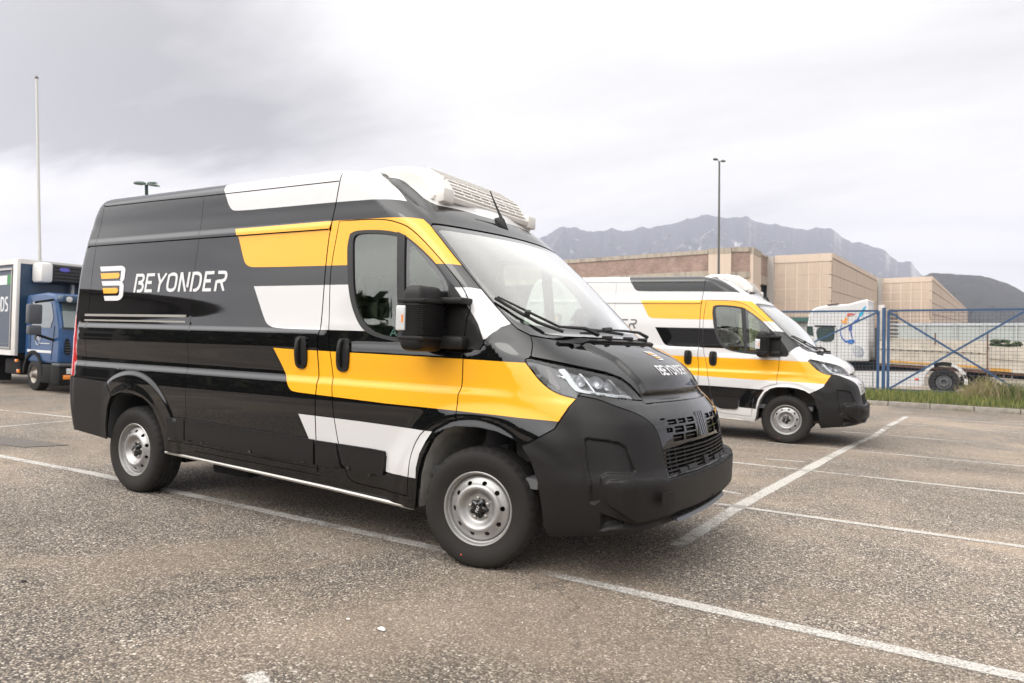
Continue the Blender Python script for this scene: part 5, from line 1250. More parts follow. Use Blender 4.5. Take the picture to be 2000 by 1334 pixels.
def arcsl(name,r0,r1,a0,a1,mt,Y0,Y1):
    P=[(wc.x+r1*math.cos(R_(a)),wc.z+r1*math.sin(R_(a))) for a in np.linspace(a0,a1,20)]+[(wc.x+r0*math.cos(R_(a)),wc.z+r0*math.sin(R_(a))) for a in np.linspace(a1,a0,20)]
    m=MB()
    n_=20
    vs=[(a,Y,b) for Y in (Y0,Y1) for a,b in P]; fs=[]
    for i in range(n_-1): j=2*n_-1-i; fs+=[(i,i+1,j-1,j),(2*n_+i,2*n_+j,2*n_+j-1,2*n_+i+1),(i,2*n_+i,2*n_+i+1,i+1)]
    m.add(vs,fs); return m.build(name,mt,tr)
arcsl('mudguard',.60,.70,-5,70,TW,YT-.0,YT+.5); arcsl('mudguard',.58,.70,70,118,CHS,YT+.01,YT+.5); arcsl('mudguard',.60,.70,118,190,TW,YT,YT+.5)
slab('mudflap',[(1880,730),(1887,733),(1889,740),(1884,740)],YT,YT+.3,TW,tr)
# bird and spiral paint on the cab side: flat coloured shapes
BC={'blue':mat('bird_blue',(.03,.10,.36),.5),'teal':mat('bird_teal',(.02,.30,.48),.5),'red':mat('bird_red',(.55,.09,.07),.5),'orange':mat('bird_orange',(.70,.30,.07),.5),'grey':mat('spiral_grey',(.30,.34,.40),.5),'navy':mat('bird_navy',(.06,.09,.30),.5)}
bq=lambda *a:[(1560+x/6.06,570+y/6.06) for x,y in a]
dep=[0]
def bird(P,c,name='bird_paint'):
    dep[0]+=1; return slab(name,bq(*P),YT-.006-.0015*dep[0],YT-.002,BC[c],tr)
bird([(800,160),(790,200),(775,215),(780,235),(765,245),(772,262),(750,280),(720,300),(700,305),(712,270),(735,235),(760,195)],'teal')
bird([(720,300),(715,330),(690,355),(650,378),(630,395),(625,385),(650,350),(685,325),(700,305)],'blue')
bird([(630,390),(637,415),(632,450),(610,475),(592,460),(590,425),(605,400)],'navy')
bird([(612,470),(625,475),(635,520),(640,550),(628,548),(615,505)],'navy')
bird([(520,380),(505,400),(495,450),(500,500),(520,545),(560,580),(570,600),(550,595),(515,560),(492,510),(487,450),(500,395)],'blue')
bird([(555,580),(590,570),(640,560),(665,580),(655,605),(615,620),(590,610)],'blue')
bird([(605,590),(630,588),(632,602),(610,606)],'teal')
bird([(490,335),(520,338),(550,345),(575,350),(570,375),(545,382),(525,372),(510,355)],'orange')
bird([(540,320),(560,300),(580,310),(575,345),(548,345)],'orange')
bird([(570,265),(610,250),(640,258),(665,262),(660,275),(625,272),(600,285),(575,290)],'red')
for k,(r1,r2) in enumerate(((52,70),(38,54),(26,40),(15,26))):
    P=[(705+14*k*.4+r1*.95*math.cos(a)*1.25+ (k*6),705+k*3+r1*1.25*math.sin(a)+r1*.25*math.cos(a)) for a in np.linspace(0,2*math.pi,22)]
    pp=bq(*P); m=MB(); m.tube([(lambda v:(v.x,YT-.008,v.z))(atY(a,b,YT)) for a,b in pp],.011,5,cap=False,smooth=False); m.build('spiral_paint',BC['grey'],tr)
tl=empty('flatbed_trailer'); tag(tl,'weathered cream flatbed trailer with drop sides and faded orange stripe behind the fence','trailer')
slab('side_board',[(1712,666),(1927,675.5),(1924,722),(1712,709)],YT+.05,YT+.12,FADE,tl)
slab('side_board',[(1932,676),(2060,683),(2060,735),(1932,724)],YT+.05,YT+.12,FADE,tl)
slab('board_lip',[(1712,679.5),(1926,688.5),(1926,690),(1712,681)],YT+.02,YT+.05,FADE,tl); slab('board_lip',[(1932,700),(2060,707),(2060,708),(1932,701)],YT+.02,YT+.05,FADE,tl)
slab('stripe',[(1738,704),(1919,716),(1919,719.5),(1738,707.5)],YT+.035,YT+.05,ORG,tl); slab('stripe',[(1934,718),(1975,721),(1975,727),(1934,724)],YT+.035,YT+.05,ORG,tl)
slab('load_floor',[(1712,709),(2060,734),(2060,739),(1712,714)],YT+.10,YT+2.5,RUST,tl)
slab('board_back',[(1712,660),(2060,674),(2060,735),(1712,709)],YT+2.4,YT+2.46,FADE,tl)
slab('front_board',[(1712,662),(1716,662),(1716,709),(1712,709)],YT+.05,YT+2.4,FADE,tl)
for a,b,c_ in ((1825.5,650,672),(1927.5,651,734)): slab('stanchion',[(a,b),(a+3,b),(a+2.5,c_),(a-.5,c_)],YT+.0,YT+.10,RUST,tl)
for k in range(13):
    a=1728+k*15.3; b=681.5+(a-1712)*.042
    if a<1915: slab('rope_hook',[(a,b-1),(a+2,b-1),(a+2,b+1.4),(a,b+1.4)],YT+.015,YT+.05,CHS,tl)
slab('chassis_beam',[(1890,722),(2060,737),(2060,748),(1890,735)],YT+.6,YT+1.9,CHS,tl)
for a in (1944,1960,1976): slab('support_leg',[(a,728),(a+3,728),(a+3,762),(a,762)],YT+.2,YT+.35,mat('grey_steel_leg',(.24,.22,.20),.7,var=.3),tl)
slab('side_guard',[(1955,744),(2060,748),(2060,754),(1955,749)],YT+.15,YT+.20,FADE,tl)
# bush growing over the trailer
def leafy(name,c,rx,ry,rz,n,s,mats,seed,label,cat,trunk=None,kind=None,stemc=None):
    r=np.random.default_rng(seed); v=[];f=[];mi=[]
    cl=[(r.standard_normal(3)*.42) for _ in range(max(8,n//130))]
    for i in range(n):
        k=cl[int(r.random()*len(cl))]; d=r.standard_normal(3); d/=np.linalg.norm(d); q=k+d*.34*r.random()**.4
        if np.linalg.norm(q)>1.15: q*=1.0/np.linalg.norm(q)
        p=np.array([c[0]+q[0]*rx,c[1]+q[1]*ry,c[2]+q[2]*rz]); a=r.standard_normal(3);a/=np.linalg.norm(a); b=np.cross(a,r.standard_normal(3)); b/=np.linalg.norm(b); ss=s*(.6+.8*r.random()); j=len(v)
        v+=[tuple(p-a*ss),tuple(p+b*ss*.5),tuple(p+a*ss),tuple(p-b*ss*.5)]; f.append((j,j+1,j+2,j+3)); mi.append(int(r.random()*len(mats)))
    me=bpy.data.meshes.new(name); me.from_pydata(v,[],f); me.polygons.foreach_set('material_index',mi)
    return me
LV=[mat('leaf_dark',(.030,.052,.018),.7),mat('leaf_mid',(.05,.08,.026),.7),mat('leaf_light',(.085,.11,.04),.7)]
p=atY(1957,673,YT+1.2); me=leafy('bramble_bush',(p.x,p.y,p.z),.62,.5,.17,1500,.045,LV,4,'','')
tag(link('bramble_bush',me,None,LV),'low green bush growing over the trailer boards','bush')
p=atY(1915,744,YT+.9); me=leafy('undergrowth',(p.x,p.y,p.z),.75,.4,.36,2200,.05,[LV[0],LV[0],LV[1]],5,'','')
tag(link('undergrowth_bush',me,None,[LV[0],LV[0],LV[1]]),'dark green bush between the truck wheel and the trailer legs','bush')
# stack of pallets, gate pillar, wall, canopy
pal=empty('pallet_stack'); tag(pal,'dark weathered stack of boards behind the blue fence posts','pallet stack')
for k in range(9):
    y_=604+k*7.6; P=Q([(1737,y_),(1751+.6*math.sin(k*2.3),y_+.6),(1751+.6*math.sin(k*2.3),y_+5),(1737,y_+4.4)],YT+3.2); m=MB(); m.prism(P,YT+3.2,YT+4.4,'y'); m.build('pallet_board',mat('grey_board',(.13,.11,.095),.9,var=.4,vscale=6),pal)
gp=slab('gate_pillar',[(1716,596),(1728,595),(1727,712),(1716,712)],YT+2.9,YT+3.2,mat('flaky_white_pillar',(.50,.46,.42),.8,var=.25,vscale=5),None,Yp=YT+3); tag(gp,'flaking white pillar directly behind the three blue fence posts','pillar')
ct=slab('site_container',[(1700,640),(1712,640),(1712,712),(1700,712)],YT+3,YT+4,mat('grey_render',(.10,.095,.085),.85,var=.2),None,Yp=YT+3); tag(ct,'narrow grey rendered block between the truck cab and the white pillar','wall')
YW=36.0
wl=empty('yard_wall'); tag(wl,'long pale grey metal wall with posts behind the trailer','wall')
PW=mat('pale_metal_panel',(.36,.38,.36),.6,var=.06,vscale=2)
edges=[1744,1805,1866,1922,1985,2050]
for a,b in zip(edges[:-1],edges[1:]):
    m=MB(); m.prism(Q([(a+.6,636),(b-.6,636),(b-.6,715),(a+.6,715)],YW),YW,YW+.06,'y'); m.build('metal_panel',PW,wl)
    m=MB(); q=Q([(a-2,630),(a+1.6,630),(a+1.6,715),(a-2,715)],YW); m.prism(q,YW-.12,YW,'y'); m.build('post',mat('pale_post',(.40,.41,.40),.6),wl)
m=MB(); m.prism(Q([(1744,631.5),(2050,630.5),(2050,636),(1744,636)],YW),YW-.05,YW+.08,'y'); m.build('cap_rail',mat('galvanised_cap',(.42,.44,.45),.5),wl)
cn=empty('loading_canopy'); tag(cn,'dark green canopy on a grey kiosk left of the white truck','canopy')
m=MB(); m.prism(Q([(1530,620),(1579,620),(1579,628),(1530,628)],YT+5),YT+4.8,YT+6.5,'y'); m.build('canopy_roof',mat('canopy_green',(.03,.10,.08),.6),cn)
m=MB(); m.prism(Q([(1534,628),(1577,628),(1577,720),(1534,720)],YT+5),YT+5.1,YT+6.4,'y'); m.build('kiosk_wall',mat('kiosk_grey',(.40,.385,.35),.8,var=.12),cn)
# ------------------------------------------------------------------ factory buildings
def PT(px_,D,z): v=CAM+ray(px_,640)*D; return Vector((v[0],v[1],z))
ZT=9.46
def wallquad(m,pa,Da,pb,Db,z0,z1,mi=0,off=0,th=.0):
    A=PT(pa,Da,0);B=PT(pb,Db,0); d=(B-A).normalized(); n=Vector((d.y,-d.x,0)); 
    if n.dot(Vector(CAM)-A)<0: n=-n
    o=n*off; b=n*(off-th)
    vs=[(A+o).xy.to_3d()+Vector((0,0,z0)),(B+o).xy.to_3d()+Vector((0,0,z0)),(B+o).xy.to_3d()+Vector((0,0,z1)),(A+o).xy.to_3d()+Vector((0,0,z1))]
    if th: 
        vs+=[(A+b).xy.to_3d()+Vector((0,0,z0)),(B+b).xy.to_3d()+Vector((0,0,z0)),(B+b).xy.to_3d()+Vector((0,0,z1)),(A+b).xy.to_3d()+Vector((0,0,z1))]
        m.add(vs,[(0,1,2,3),(5,4,7,6),(0,4,5,1),(3,2,6,7),(0,3,7,4),(1,5,6,2)],mi)
    else: m.add(vs,[(0,1,2,3)],mi)
def brickf(nt,p,tc):
    b=N(nt,'ShaderNodeTexBrick',ins={'Scale':1.0,'Mortar Size':.012,'Brick Width':.26,'Row Height':.075}); 
    mp_=N(nt,'ShaderNodeMapping'); s=N(nt,'ShaderNodeSeparateXYZ'); Lk(nt,tc.outputs['Object'],s.inputs[0]); c=N(nt,'ShaderNodeCombineXYZ'); Lk(nt,M(nt,'ADD',s.outputs[0],s.outputs[1]),c.inputs[0]); Lk(nt,s.outputs[2],c.inputs[1]); Lk(nt,c.outputs[0],b.inputs[0])
    b.inputs['Color1'].default_value=(.21,.115,.085,1); b.inputs['Color2'].default_value=(.30,.19,.15,1); b.inputs['Mortar'].default_value=(.30,.26,.22,1)
    n=N(nt,'ShaderNodeTexNoise',ins={'Scale':.9,'Detail':7,'Roughness':.7}); Lk(nt,tc.outputs['Object'],n.inputs[0]); r=N(nt,'ShaderNodeMapRange'); Lk(nt,n.outputs[0],r.inputs[0]); r.inputs[1].default_value=.3; r.inputs[2].default_value=.7; r.inputs[3].default_value=.7; r.inputs[4].default_value=1.25
    v=N(nt,'ShaderNodeVectorMath',operation='SCALE'); Lk(nt,b.outputs[0],v.inputs[0]); Lk(nt,r.outputs[0],v.inputs['Scale']); Lk(nt,v.outputs[0],p.inputs['Base Color'])
BRK=mat('old_brick',rough=.9,build=brickf)
def streak(col,dark,amt=.8):
    def f(nt,p,tc):
        mp_=N(nt,'ShaderNodeMapping'); mp_.inputs['Scale'].default_value=(1.6,1.6,.16); Lk(nt,tc.outputs['Object'],mp_.inputs[0])
        n=N(nt,'ShaderNodeTexNoise',ins={'Scale':1.5,'Detail':8,'Roughness':.7}); Lk(nt,mp_.outputs[0],n.inputs[0]); r=N(nt,'ShaderNodeMapRange'); Lk(nt,n.outputs[0],r.inputs[0]); r.inputs[1].default_value=.46; r.inputs[2].default_value=.72; r.inputs[3].default_value=0; r.inputs[4].default_value=amt
        x=N(nt,'ShaderNodeMix',data_type='RGBA'); Lk(nt,r.outputs[0],x.inputs[0]); x.inputs[6].default_value=(*col,1); x.inputs[7].default_value=(*dark,1); Lk(nt,x.outputs[2],p.inputs['Base Color'])
    return f
COP=mat('stained_coping',rough=.9,build=streak((.36,.31,.25),(.12,.10,.085))); BEI=mat('beige_concrete',rough=.85,build=streak((.53,.43,.345),(.40,.31,.24),.55)); BEJ=mat('beige_panel',rough=.8,build=streak((.47,.375,.295),(.37,.285,.215),.65)); BEL=mat('beige_joint',(.74,.64,.54),.85); BED=mat('dark_joint',(.10,.085,.075),.9); VOID=mat('dark_interior',(.03,.028,.026),.9); RFL=mat('flat_roof',(.2,.19,.18),.9)
bb=empty('brick_factory'); tag(bb,'long derelict brick building with stained concrete parapet below the mountains','building')
def part(name,mt,par,*args,**k): m=MB(); wallquad(m,*args,**k); return m.build(name,mt,par)
part('parapet_coping',COP,bb,880,98.6,1382,75.3,ZT-.42,ZT,off=.10,th=.6); part('brick_wall',BRK,bb,880,98.6,1382,75.3,7.3,ZT-.42,th=.4); part('concrete_band',COP,bb,880,98.6,1382,75.3,6.75,7.3,off=.06,th=.6)
part('dark_floor',VOID,bb,880,100.6,1500,84,-3,6.9,th=.2)
for k,pp in enumerate((1100,1172,1290)):
    D=98.6+(75.3-98.6)*(pp-880)/502; part('column',BEI,bb,pp,D,pp+10,D-.4,-2,6.75,off=-.2,th=.6)
part('pillar',BEI,bb,1384,75.0,1428,74.0,-2,ZT-.5,off=.35,th=1.2); part('pillar_coping',COP,bb,1384,75.0,1428,74.0,ZT-.5,ZT+.05,off=.38,th=1.25)
part('parapet_coping',COP,bb,1428,74,1464,73.8,ZT-.35,ZT+.1,off=.1,th=.6); part('brick_wall',BRK,bb,1428,74,1464,73.8,7.1,ZT-.35,th=.4); part('concrete_band',COP,bb,1428,74,1464,73.8,6.5,7.1,off=.08,th=.5)
part('column',BEI,bb,1445,74,1455,74,-2,6.5,off=-.1,th=.6)
part('corner_pillar',BEI,bb,1465,73.8,1481,78,-2,ZT-.6,off=.25,th=.8); part('pillar_coping',COP,bb,1465,73.8,1481,78,ZT-.6,ZT+.1,off=.28,th=.9)
part('brick_wall',BRK,bb,1481,78,1498,82,7.1,ZT-.2,th=.4); part('parapet_coping',COP,bb,1481,78,1498,82,ZT-.2,ZT+.0,off=.08,th=.5); part('concrete_band',COP,bb,1481,78,1498,82,6.2,7.1,off=.05,th=.5)
m=MB(); q=[PT(880,98.6,ZT-.6),PT(1382,75.3,ZT-.6),PT(1464,73.8,ZT-.6),PT(1498,82,ZT-.6),PT(1450,120,ZT-.6),PT(900,150,ZT-.6)]; m.add(q,[tuple(range(6))]); m.build('roof',RFL,bb)
def panelled(root,pa,Da,pb,Db,z1,zb,cols,rows,hrow,joint,vert=True,jw=.10):
    A=PT(pa,Da,0);B=PT(pb,Db,0); L=(B-A).length; d=(B-A).normalized(); n=Vector((d.y,-d.x,0)); n=n if n.dot(Vector(CAM)-A)>0 else -n
    part('wall_core',joint,root,pa,Da,pb,Db,-3,z1-.02,off=-.035,th=.3)
    part('top_band',BEI,root,pa,Da,pb,Db,z1-zb,z1,off=.06,th=.4)
    cw=L/cols; shared={}
    for c in range(cols):
        for r in range(rows):
            x0,x1=c*cw+jw/2,(c+1)*cw-jw/2; zz1=z1-zb-.06-r*hrow; zz0=zz1-hrow+jw
            m=MB(); rr=random.Random(c*31+r); o_=rr.uniform(-.012,.012)
            P=[A+d*x0,A+d*x1]; vs=[Vector((p_.x,p_.y,z))+n*(o_+k) for k in (0,-.1) for z in (zz0,zz1) for p_ in P]
            m.add(vs,[(0,1,3,2),(4,6,7,5),(0,4,5,1),(2,3,7,6),(0,2,6,4),(1,5,7,3)]); m.build('facade_panel',BEJ,root)
ba=empty('panel_building'); tag(ba,'nearer beige panelled factory hall, between the brick building and the further hall','building','beige panelled factory halls')
GPI=mat('grey_downpipe',(.40,.37,.34),.6)
part('corner_post',GPI,ba,1499,82,1512,81.5,-2,ZT-.1,off=.3,th=.6)
panelled(ba,1512,81.5,1624,78.4,ZT,.85,5,6,1.42,BEL,jw=.07); panelled(ba,1625,78.4,1712,116.7,ZT,.55,16,5,1.75,BED,jw=.06)
m=MB(); q=[PT(1512,81.5,ZT-.1),PT(1625,78.4,ZT-.1),PT(1712,116.7,ZT-.1),PT(1600,140,ZT-.1)]; m.add(q,[(0,1,2,3)]); m.build('roof',RFL,ba)
bc=empty('panel_building'); tag(bc,'further beige panelled factory hall, lower and to the right of the nearer one','building','beige panelled factory halls')
part('corner_post',GPI,bc,1712,118.5,1720,119,-2,ZT+.1,off=.3,th=.8)
panelled(bc,1720,119,1819,114,ZT,.8,5,6,1.45,BEL,jw=.09); panelled(bc,1820,114,1890,330,ZT-.0,.6,22,5,1.75,BED,jw=.12)
m=MB(); q=[PT(1720,119,ZT-.1),PT(1820,114,ZT-.1),PT(1890,330,ZT-.1),PT(1800,330,ZT-.1)]; m.add(q,[(0,1,2,3)]); m.build('roof',RFL,bc)
# ------------------------------------------------------------------ lamps and flagpole
def pole(name,px0,py0,px1,py1,D,r0,r1,mt,par,zb=-2.0,n=12):
    T_=atD(px0,py0,D); B_=atD(px1,py1,D); d=(B_-T_)/(B_.z-T_.z); G=T_+d*(zb-T_.z); m=MB(); m.tube([G,T_],[r1,r0],n); return m.build(name,mt,par),T_
fl=empty('flagpole'); tag(fl,'tall slim white flagpole rising behind the blue box truck','flagpole')
_,T_=pole('pole',71.5,153,77.5,505,26,.040,.070,mat('white_pole',(.55,.545,.52),.5),fl)
m=MB(); m.lathe([(-.02,.03),(.0,.06),(.03,.06),(.06,.03),(.09,.02)],12,axis='z',c=tuple(T_)); m.build('finial',mat('dark_finial',(.12,.09,.08),.5),fl)
LGR=mat('lamp_green',(.012,.035,.020),.6); LGY=mat('lamp_diffuser',(.12,.115,.09),.5); LPO=mat('dark_pole',(.075,.07,.062),.5)
def head(par,c,d,L,w,h,mt,mt2):
    """flat lamp head pointing along d"""
    d=Vector(d).normalized(); s=d.cross(Vector((0,0,1))).normalized(); u=s.cross(d)
    st=[(0,.25,.5),(.2,.8,1),(.75,1,.9),(1,.35,.25)]; vs=[]
    for a,b,c_ in st: vs+=[c+d*L*a+s*w/2*b,c+d*L*a+u*h*c_,c+d*L*a-s*w/2*b,c+d*L*a-u*h*.3*c_]
    m=MB(); m.add(vs,[(i*4+j,i*4+(j+1)%4,(i+1)*4+(j+1)%4,(i+1)*4+j) for i in range(3) for j in range(4)]+[(0,3,2,1),(12,13,14,15)]); o=m.build('lamp_head',mt,par)
    q=[c+d*L*a+s*w*.38*b-u*h*.34 for a,b in ((.2,1),(.85,1),(.85,-1),(.2,-1))]; m=MB(); m.add(q,[(0,1,2,3)]); m.build('diffuser',mt2,o)
    return o
l1=empty('street_lamp'); tag(l1,'green street lamp with four flat heads showing above the black van roof','street lamp')
_,T_=pole('pole',286,361,286.5,392,34,.07,.10,LGR,l1)
for dx,dy,dz,L in ((-.95,.30,.14,.66),(-.55,-.8,-.05,.55),(.45,.9,.22,.55),(.95,-.30,-.16,.72)):
    d=rw*dx*1.0+fw*dy; d=Vector((d[0],d[1],dz)); head(l1,T_+Vector((d.x,d.y,0))*.05+Vector((0,0,.06 if dy>0 else 0)),d,L,.34,.08,LGR,LGY)
l2=empty('street_lamp'); tag(l2,'tall dark street lamp with two small heads, in front of the mountains','street lamp')
_,T_=pole('pole',1405,316,1403.5,545,48,.055,.10,LPO,l2,-3)
for s_,dz in ((-1,.30),(1,-.05)):
    d=rw*s_; m=MB(); e=T_+Vector(d)*.10*s_*s_+Vector((0,0,.05+dz*.25)); m.tube([T_,e],.03,6); m.build('arm',LPO,l2); head(l2,e,(d[0],d[1],dz*.5),.32,.34,.10,LPO,LGY)
# ------------------------------------------------------------------ blue box truck
tk=empty('box_truck'); tk_M=ML@Matrix.Translation((-14.73,4.79,0))@Matrix.Rotation(R_(-5),4,'Z')
BT=mat('truck_blue',(.008,.055,.16),.4,0,.25,var=.06); BTD=mat('truck_dark_blue',(.010,.040,.090),.45,0,.3,var=.08); BXS=mat('box_side_grey_blue',(.060,.075,.105),.5,var=.06); WPO=mat('white_profile',(.62,.60,.57),.45,var=.06); DGY=mat('truck_dark_grey',(.06,.065,.075),.5)
def tb(name,x0,x1,y0,y1,z0,z1,mt,par=tk,bev=0):
    m=MB(); m.box(x0,x1,y0,y1,z0,z1,bev=bev); o=m.build(name,mt,par); return o
def tp(name,P,y0,y1,mt,par=tk,bev=0,axis='y'):
    m=MB(); m.prism(P,y0,y1,axis); o=m.build(name,mt,par)
    if bev: b=o.modifiers.new('b','BEVEL'); b.width=bev; b.segments=2; b.limit_method='ANGLE'; b.angle_limit=R_(30)
    return o
cab=tp('cab',[(-.50,.62),(1.18,.62),(1.22,1.0),(1.20,1.38),(.98,1.98),(.86,2.10),(.5,2.14),(-.44,2.10),(-.50,2.0)],-1.0,1.0,BT,bev=.05)
for s in (-1,1):
    y0=s*1.0
    f=lambda a:(min(y0,y0+s*a),max(y0,y0+s*a))
    a,b=f(.008); tp('side_window',[(-.12,1.38),(.78,1.38),(.92,1.60),(.80,1.92),(-.12,1.95)],a,b,DKG,cab)
    a,b=f(.006); tp('door_outline',[(-.20,.70),(-.185,.70),(-.185,2.0),(-.20,2.0)],a,b,DRK,cab); tp('door_outline',[(.84,.70),(.855,.70),(.99,1.42),(.975,1.42)],a,b,DRK,cab)
    tb('door_handle',.02,.14,a-.006,b+.006,1.10,1.20,DRK,cab)
    tb('white_stripe',-.34,.86,a-.003,b+.003,.84,.895,mat('truck_white_stripe',(.62,.62,.62),.5),cab)
    a,b=f(.05); tp('cab_fender',[(.46*math.cos(R_(q)),.36+.52*math.sin(R_(q))) for q in range(0,181,15)]+[(.40*math.cos(R_(q)),.36+.43*math.sin(R_(q))) for q in range(180,-1,-15)],a-.2,b+.0,DGY,tk) if False else None
    m=MB(); P0=[(.50*math.cos(R_(q)),.36+.52*math.sin(R_(q))) for q in range(0,181,12)];P1=[(.42*math.cos(R_(q)),.36+.44*math.sin(R_(q))) for q in range(0,181,12)]; k=len(P0)
    ya,yb=s*.72,s*1.03; vs=[(x_,y_,z_) for y_ in (ya,yb) for P_ in (P0,P1) for x_,z_ in P_]
    fs=[]
    for i in range(k-1): fs+=[(i,i+1,k+i+1,k+i),(2*k+i,3*k+i,3*k+i+1,2*k+i+1),(i,2*k+i,2*k+i+1,i+1),(k+i,k+i+1,3*k+i+1,3*k+i)]
    m.add(vs,fs); m.build('wheel_arch',CHS,tk)
    # mirrors on dark arms
    mr=tb('mirror_housing',.78,.96,s*1.36-.13,s*1.36+.13,1.45,1.86,DGY,tk,.03); tb('mirror_housing',.80,.97,s*1.36-.12,s*1.36+.12,1.22,1.42,DGY,tk,.03)
    m=MB(); m.tube([(.90,s*1.0,1.98),(.90,s*1.36,1.90)],.025,6); m.tube([(.95,s*1.0,1.12),(.92,s*1.34,1.24)],.03,6); m.build('mirror_bracket',CHS,mr)
    for xw in (0,-2.9):
        m=MB(); c=(xw,s*(1.0-.0),.35); hh=(lambda pr:[(-s*a,r) for a,r in pr])
        m.lathe(hh([(.0+.22,.17),(.03,.19),(0,.20),(0,.24),(.02,.34),(.05,.355),(.20,.355),(.22,.33)]),36,c=c); w=m.build('wheel',TYR,tk)
        m=MB(); m.lathe(hh([(-.05,.0),(-.05,.06),(.0,.07),(.05,.10),(.09,.14),(.03,.185),(.01,.20)]),28,c=c); m.build('rim',mat('dull_hub',(.28,.25,.22),.5,.5,var=.3,vscale=20),w)
# front of the cab
def fr(name,P,x0,x1,mt,par=cab): 
    m=MB(); m.prism(P,x0,x1,'x'); return m.build(name,mt,par)
m=MB(); m.add([(1.225,-.93,1.40),(1.225,.93,1.40),(1.005,.90,1.93),(1.005,-.90,1.93)],[(0,1,2,3)]); m.build('windscreen',mat('truck_windscreen',(.10,.13,.13),.08,0,1),cab)
m=MB(); m.add([(1.23,-.96,1.37),(1.23,.96,1.37),(1.215,.96,1.405),(1.215,-.96,1.405)],[(0,1,2,3)]); m.build('windscreen_seal',RUB,cab)
tb('sun_visor',.95,1.27,-.98,.98,1.93,2.08,BTD,cab,.03)
for s in (-1,1):
    m=MB(); m.lathe([(0,.0),(0,.06),(.03,.06),(.04,.0)],14,axis='x',c=(1.26,s*.86,1.99)); m.build('marker_lamp',CLR,cab)
    fr('air_slot',chaikin([(s*.90,.82),(s*.76,.82),(s*.80,1.10),(s*.84,1.18),(s*.90,1.12)],True,1,120),1.215,1.232,DRK)
    for q in range(5): tb('slot_rib',1.228,1.238,min(s*.89,s*.78),max(s*.89,s*.78),.86+q*.055,.872+q*.055,DGY,cab)
    fr('fold_line',[(s*.70,1.34),(s*.715,1.34),(s*.50,.86),(s*.485,.86)],1.21,1.229,DRK)
bm_=tb('front_bumper',.90,1.34,-1.04,1.04,.18,.66,CHS,tk,.05)
tb('bumper_shelf',1.0,1.37,-1.05,1.05,.58,.64,DGY,bm_,.02)
for s in (-1,1):
    tb('headlamp',1.335,1.352,min(s*.50,s*.90),max(s*.50,s*.90),.42,.54,CLR,bm_,.008); tb('indicator',1.33,1.356,min(s*.80,s*.96),max(s*.80,s*.96),.31,.40,AMB,bm_,.008); tb('fog_lamp',1.335,1.35,min(s*.66,s*.74),max(s*.66,s*.74),.32,.385,CLR,bm_,.008)
tb('step',.30,.92,-1.02,1.02,.20,.60,CHS,tk,.03)
# box body
bx_=tb('box_body',-5.6,-.62,-1.10,1.10,.80,2.84,BTD,tk)
for s in (-1,1):
    tb('corner_profile',-.80,-.585,s*1.13-.035,s*1.13+.035,.74,2.90,WPO,bx_,.01)
    tb('bottom_profile',-5.62,-.80,s*1.13-.03,s*1.13+.03,.74,.86,WPO,bx_); tb('top_profile',-5.62,-.80,s*1.13-.03,s*1.13+.03,2.78,2.90,WPO,bx_)
    tb('side_door',-3.2,-.92,s*1.12-.02,s*1.12+.02,.92,2.62,BXS,bx_); tb('door_rail',-5.2,-.84,s*1.165-.012,s*1.165+.012,2.655,2.70,ALU,bx_); tb('door_rail',-5.2,-.84,s*1.165-.012,s*1.165+.012,.885,.92,ALU,bx_)
    tb('door_frame',-.92,-.885,s*1.13-.03,s*1.13+.03,.88,2.66,ALU,bx_)
    tb('green_badge',-1.16,-.95,s*1.143-.003,s*1.143+.003,2.33,2.56,mat('badge_green',(.04,.20,.06),.5),bx_); tb('white_badge',-1.75,-1.165,s*1.143-.003,s*1.143+.003,2.33,2.54,WTX,bx_)
    tb('lower_print',-2.0,-1.0,s*1.143-.003,s*1.143+.003,.985,1.0,GRT,bx_)
tb('front_profile',-.64,-.60,-1.13,1.13,2.80,2.90,WPO,bx_)
q=clip_h(word('ODS',-1.72,-1.06,1.72,2.06,.055,0,.36),1.72,2.06); u,t,o=run_cdt([resample(P,.1) for P in q],[])
m=MB(); m.add([(a,-1.1435,b) for a,b in u],t); m.build('lettering',WTX,bx_)
q=word('NS' if 'N' in FONT else 'S',.08,.26,1.11,1.20,.018,.0,.2); u,t,o=run_cdt([resample(P,.1) for P in q],[]); m=MB(); m.add([(a+.02,-1.012,b) for a,b in u],t); m.build('door_badge',WTX,cab)
m=MB(); m.tube([(.19+.13*math.cos(a),-1.008,1.155+.155*math.sin(a)) for a in np.linspace(0,2*math.pi,25)],.008,4,cap=False); m.build('door_badge_ring',WTX,cab)
tb('door_print',.30,.78,-1.012,-1.004,1.035,1.05,WTX,cab)
fu=tb('fridge_unit',-.60,-.12,-.84,.84,2.40,2.82,mat('fridge_black',(.014,.014,.015),.5),tk,.06)
tb('end_cap',-.60,-.09,-.88,-.62,2.385,2.835,mat('cap_white',(.66,.65,.63),.4,0,.3),fu,.07)
for q in range(5): tb('fridge_louvre',-.125,-.095,-.60,.82,2.45+q*.075,2.475+q*.075,mat('louvre_grey',(.035,.035,.037),.5),fu)
m=MB(); m.lathe([(0,0),(0,.11),(.012,.11),(.014,0)],24,axis='x',c=(0,0,0)); o=m.build('maker_badge',mat('badge_violet',(.10,.09,.42),.4),fu); o.scale=(1,1,.42); o.location=(-.092,-.40,2.70)
for y_ in (-.06,.20): tb('fridge_support',-.50,-.44,y_-.03,y_+.03,2.05,2.42,WPO,fu)
tb('fuel_tank',-1.6,-.75,-.98,-.5,.30,.66,CHS,tk,.04); tb('chassis_rail',-5.5,.6,-.45,.45,.45,.78,CHS,tk)
tb('side_marker',-.74,-.62,-1.10,-1.06,.60,.66,AMB,tk,.005); tb('side_marker',-.62,-.52,-1.10,-1.06,.36,.44,AMB,tk,.005)
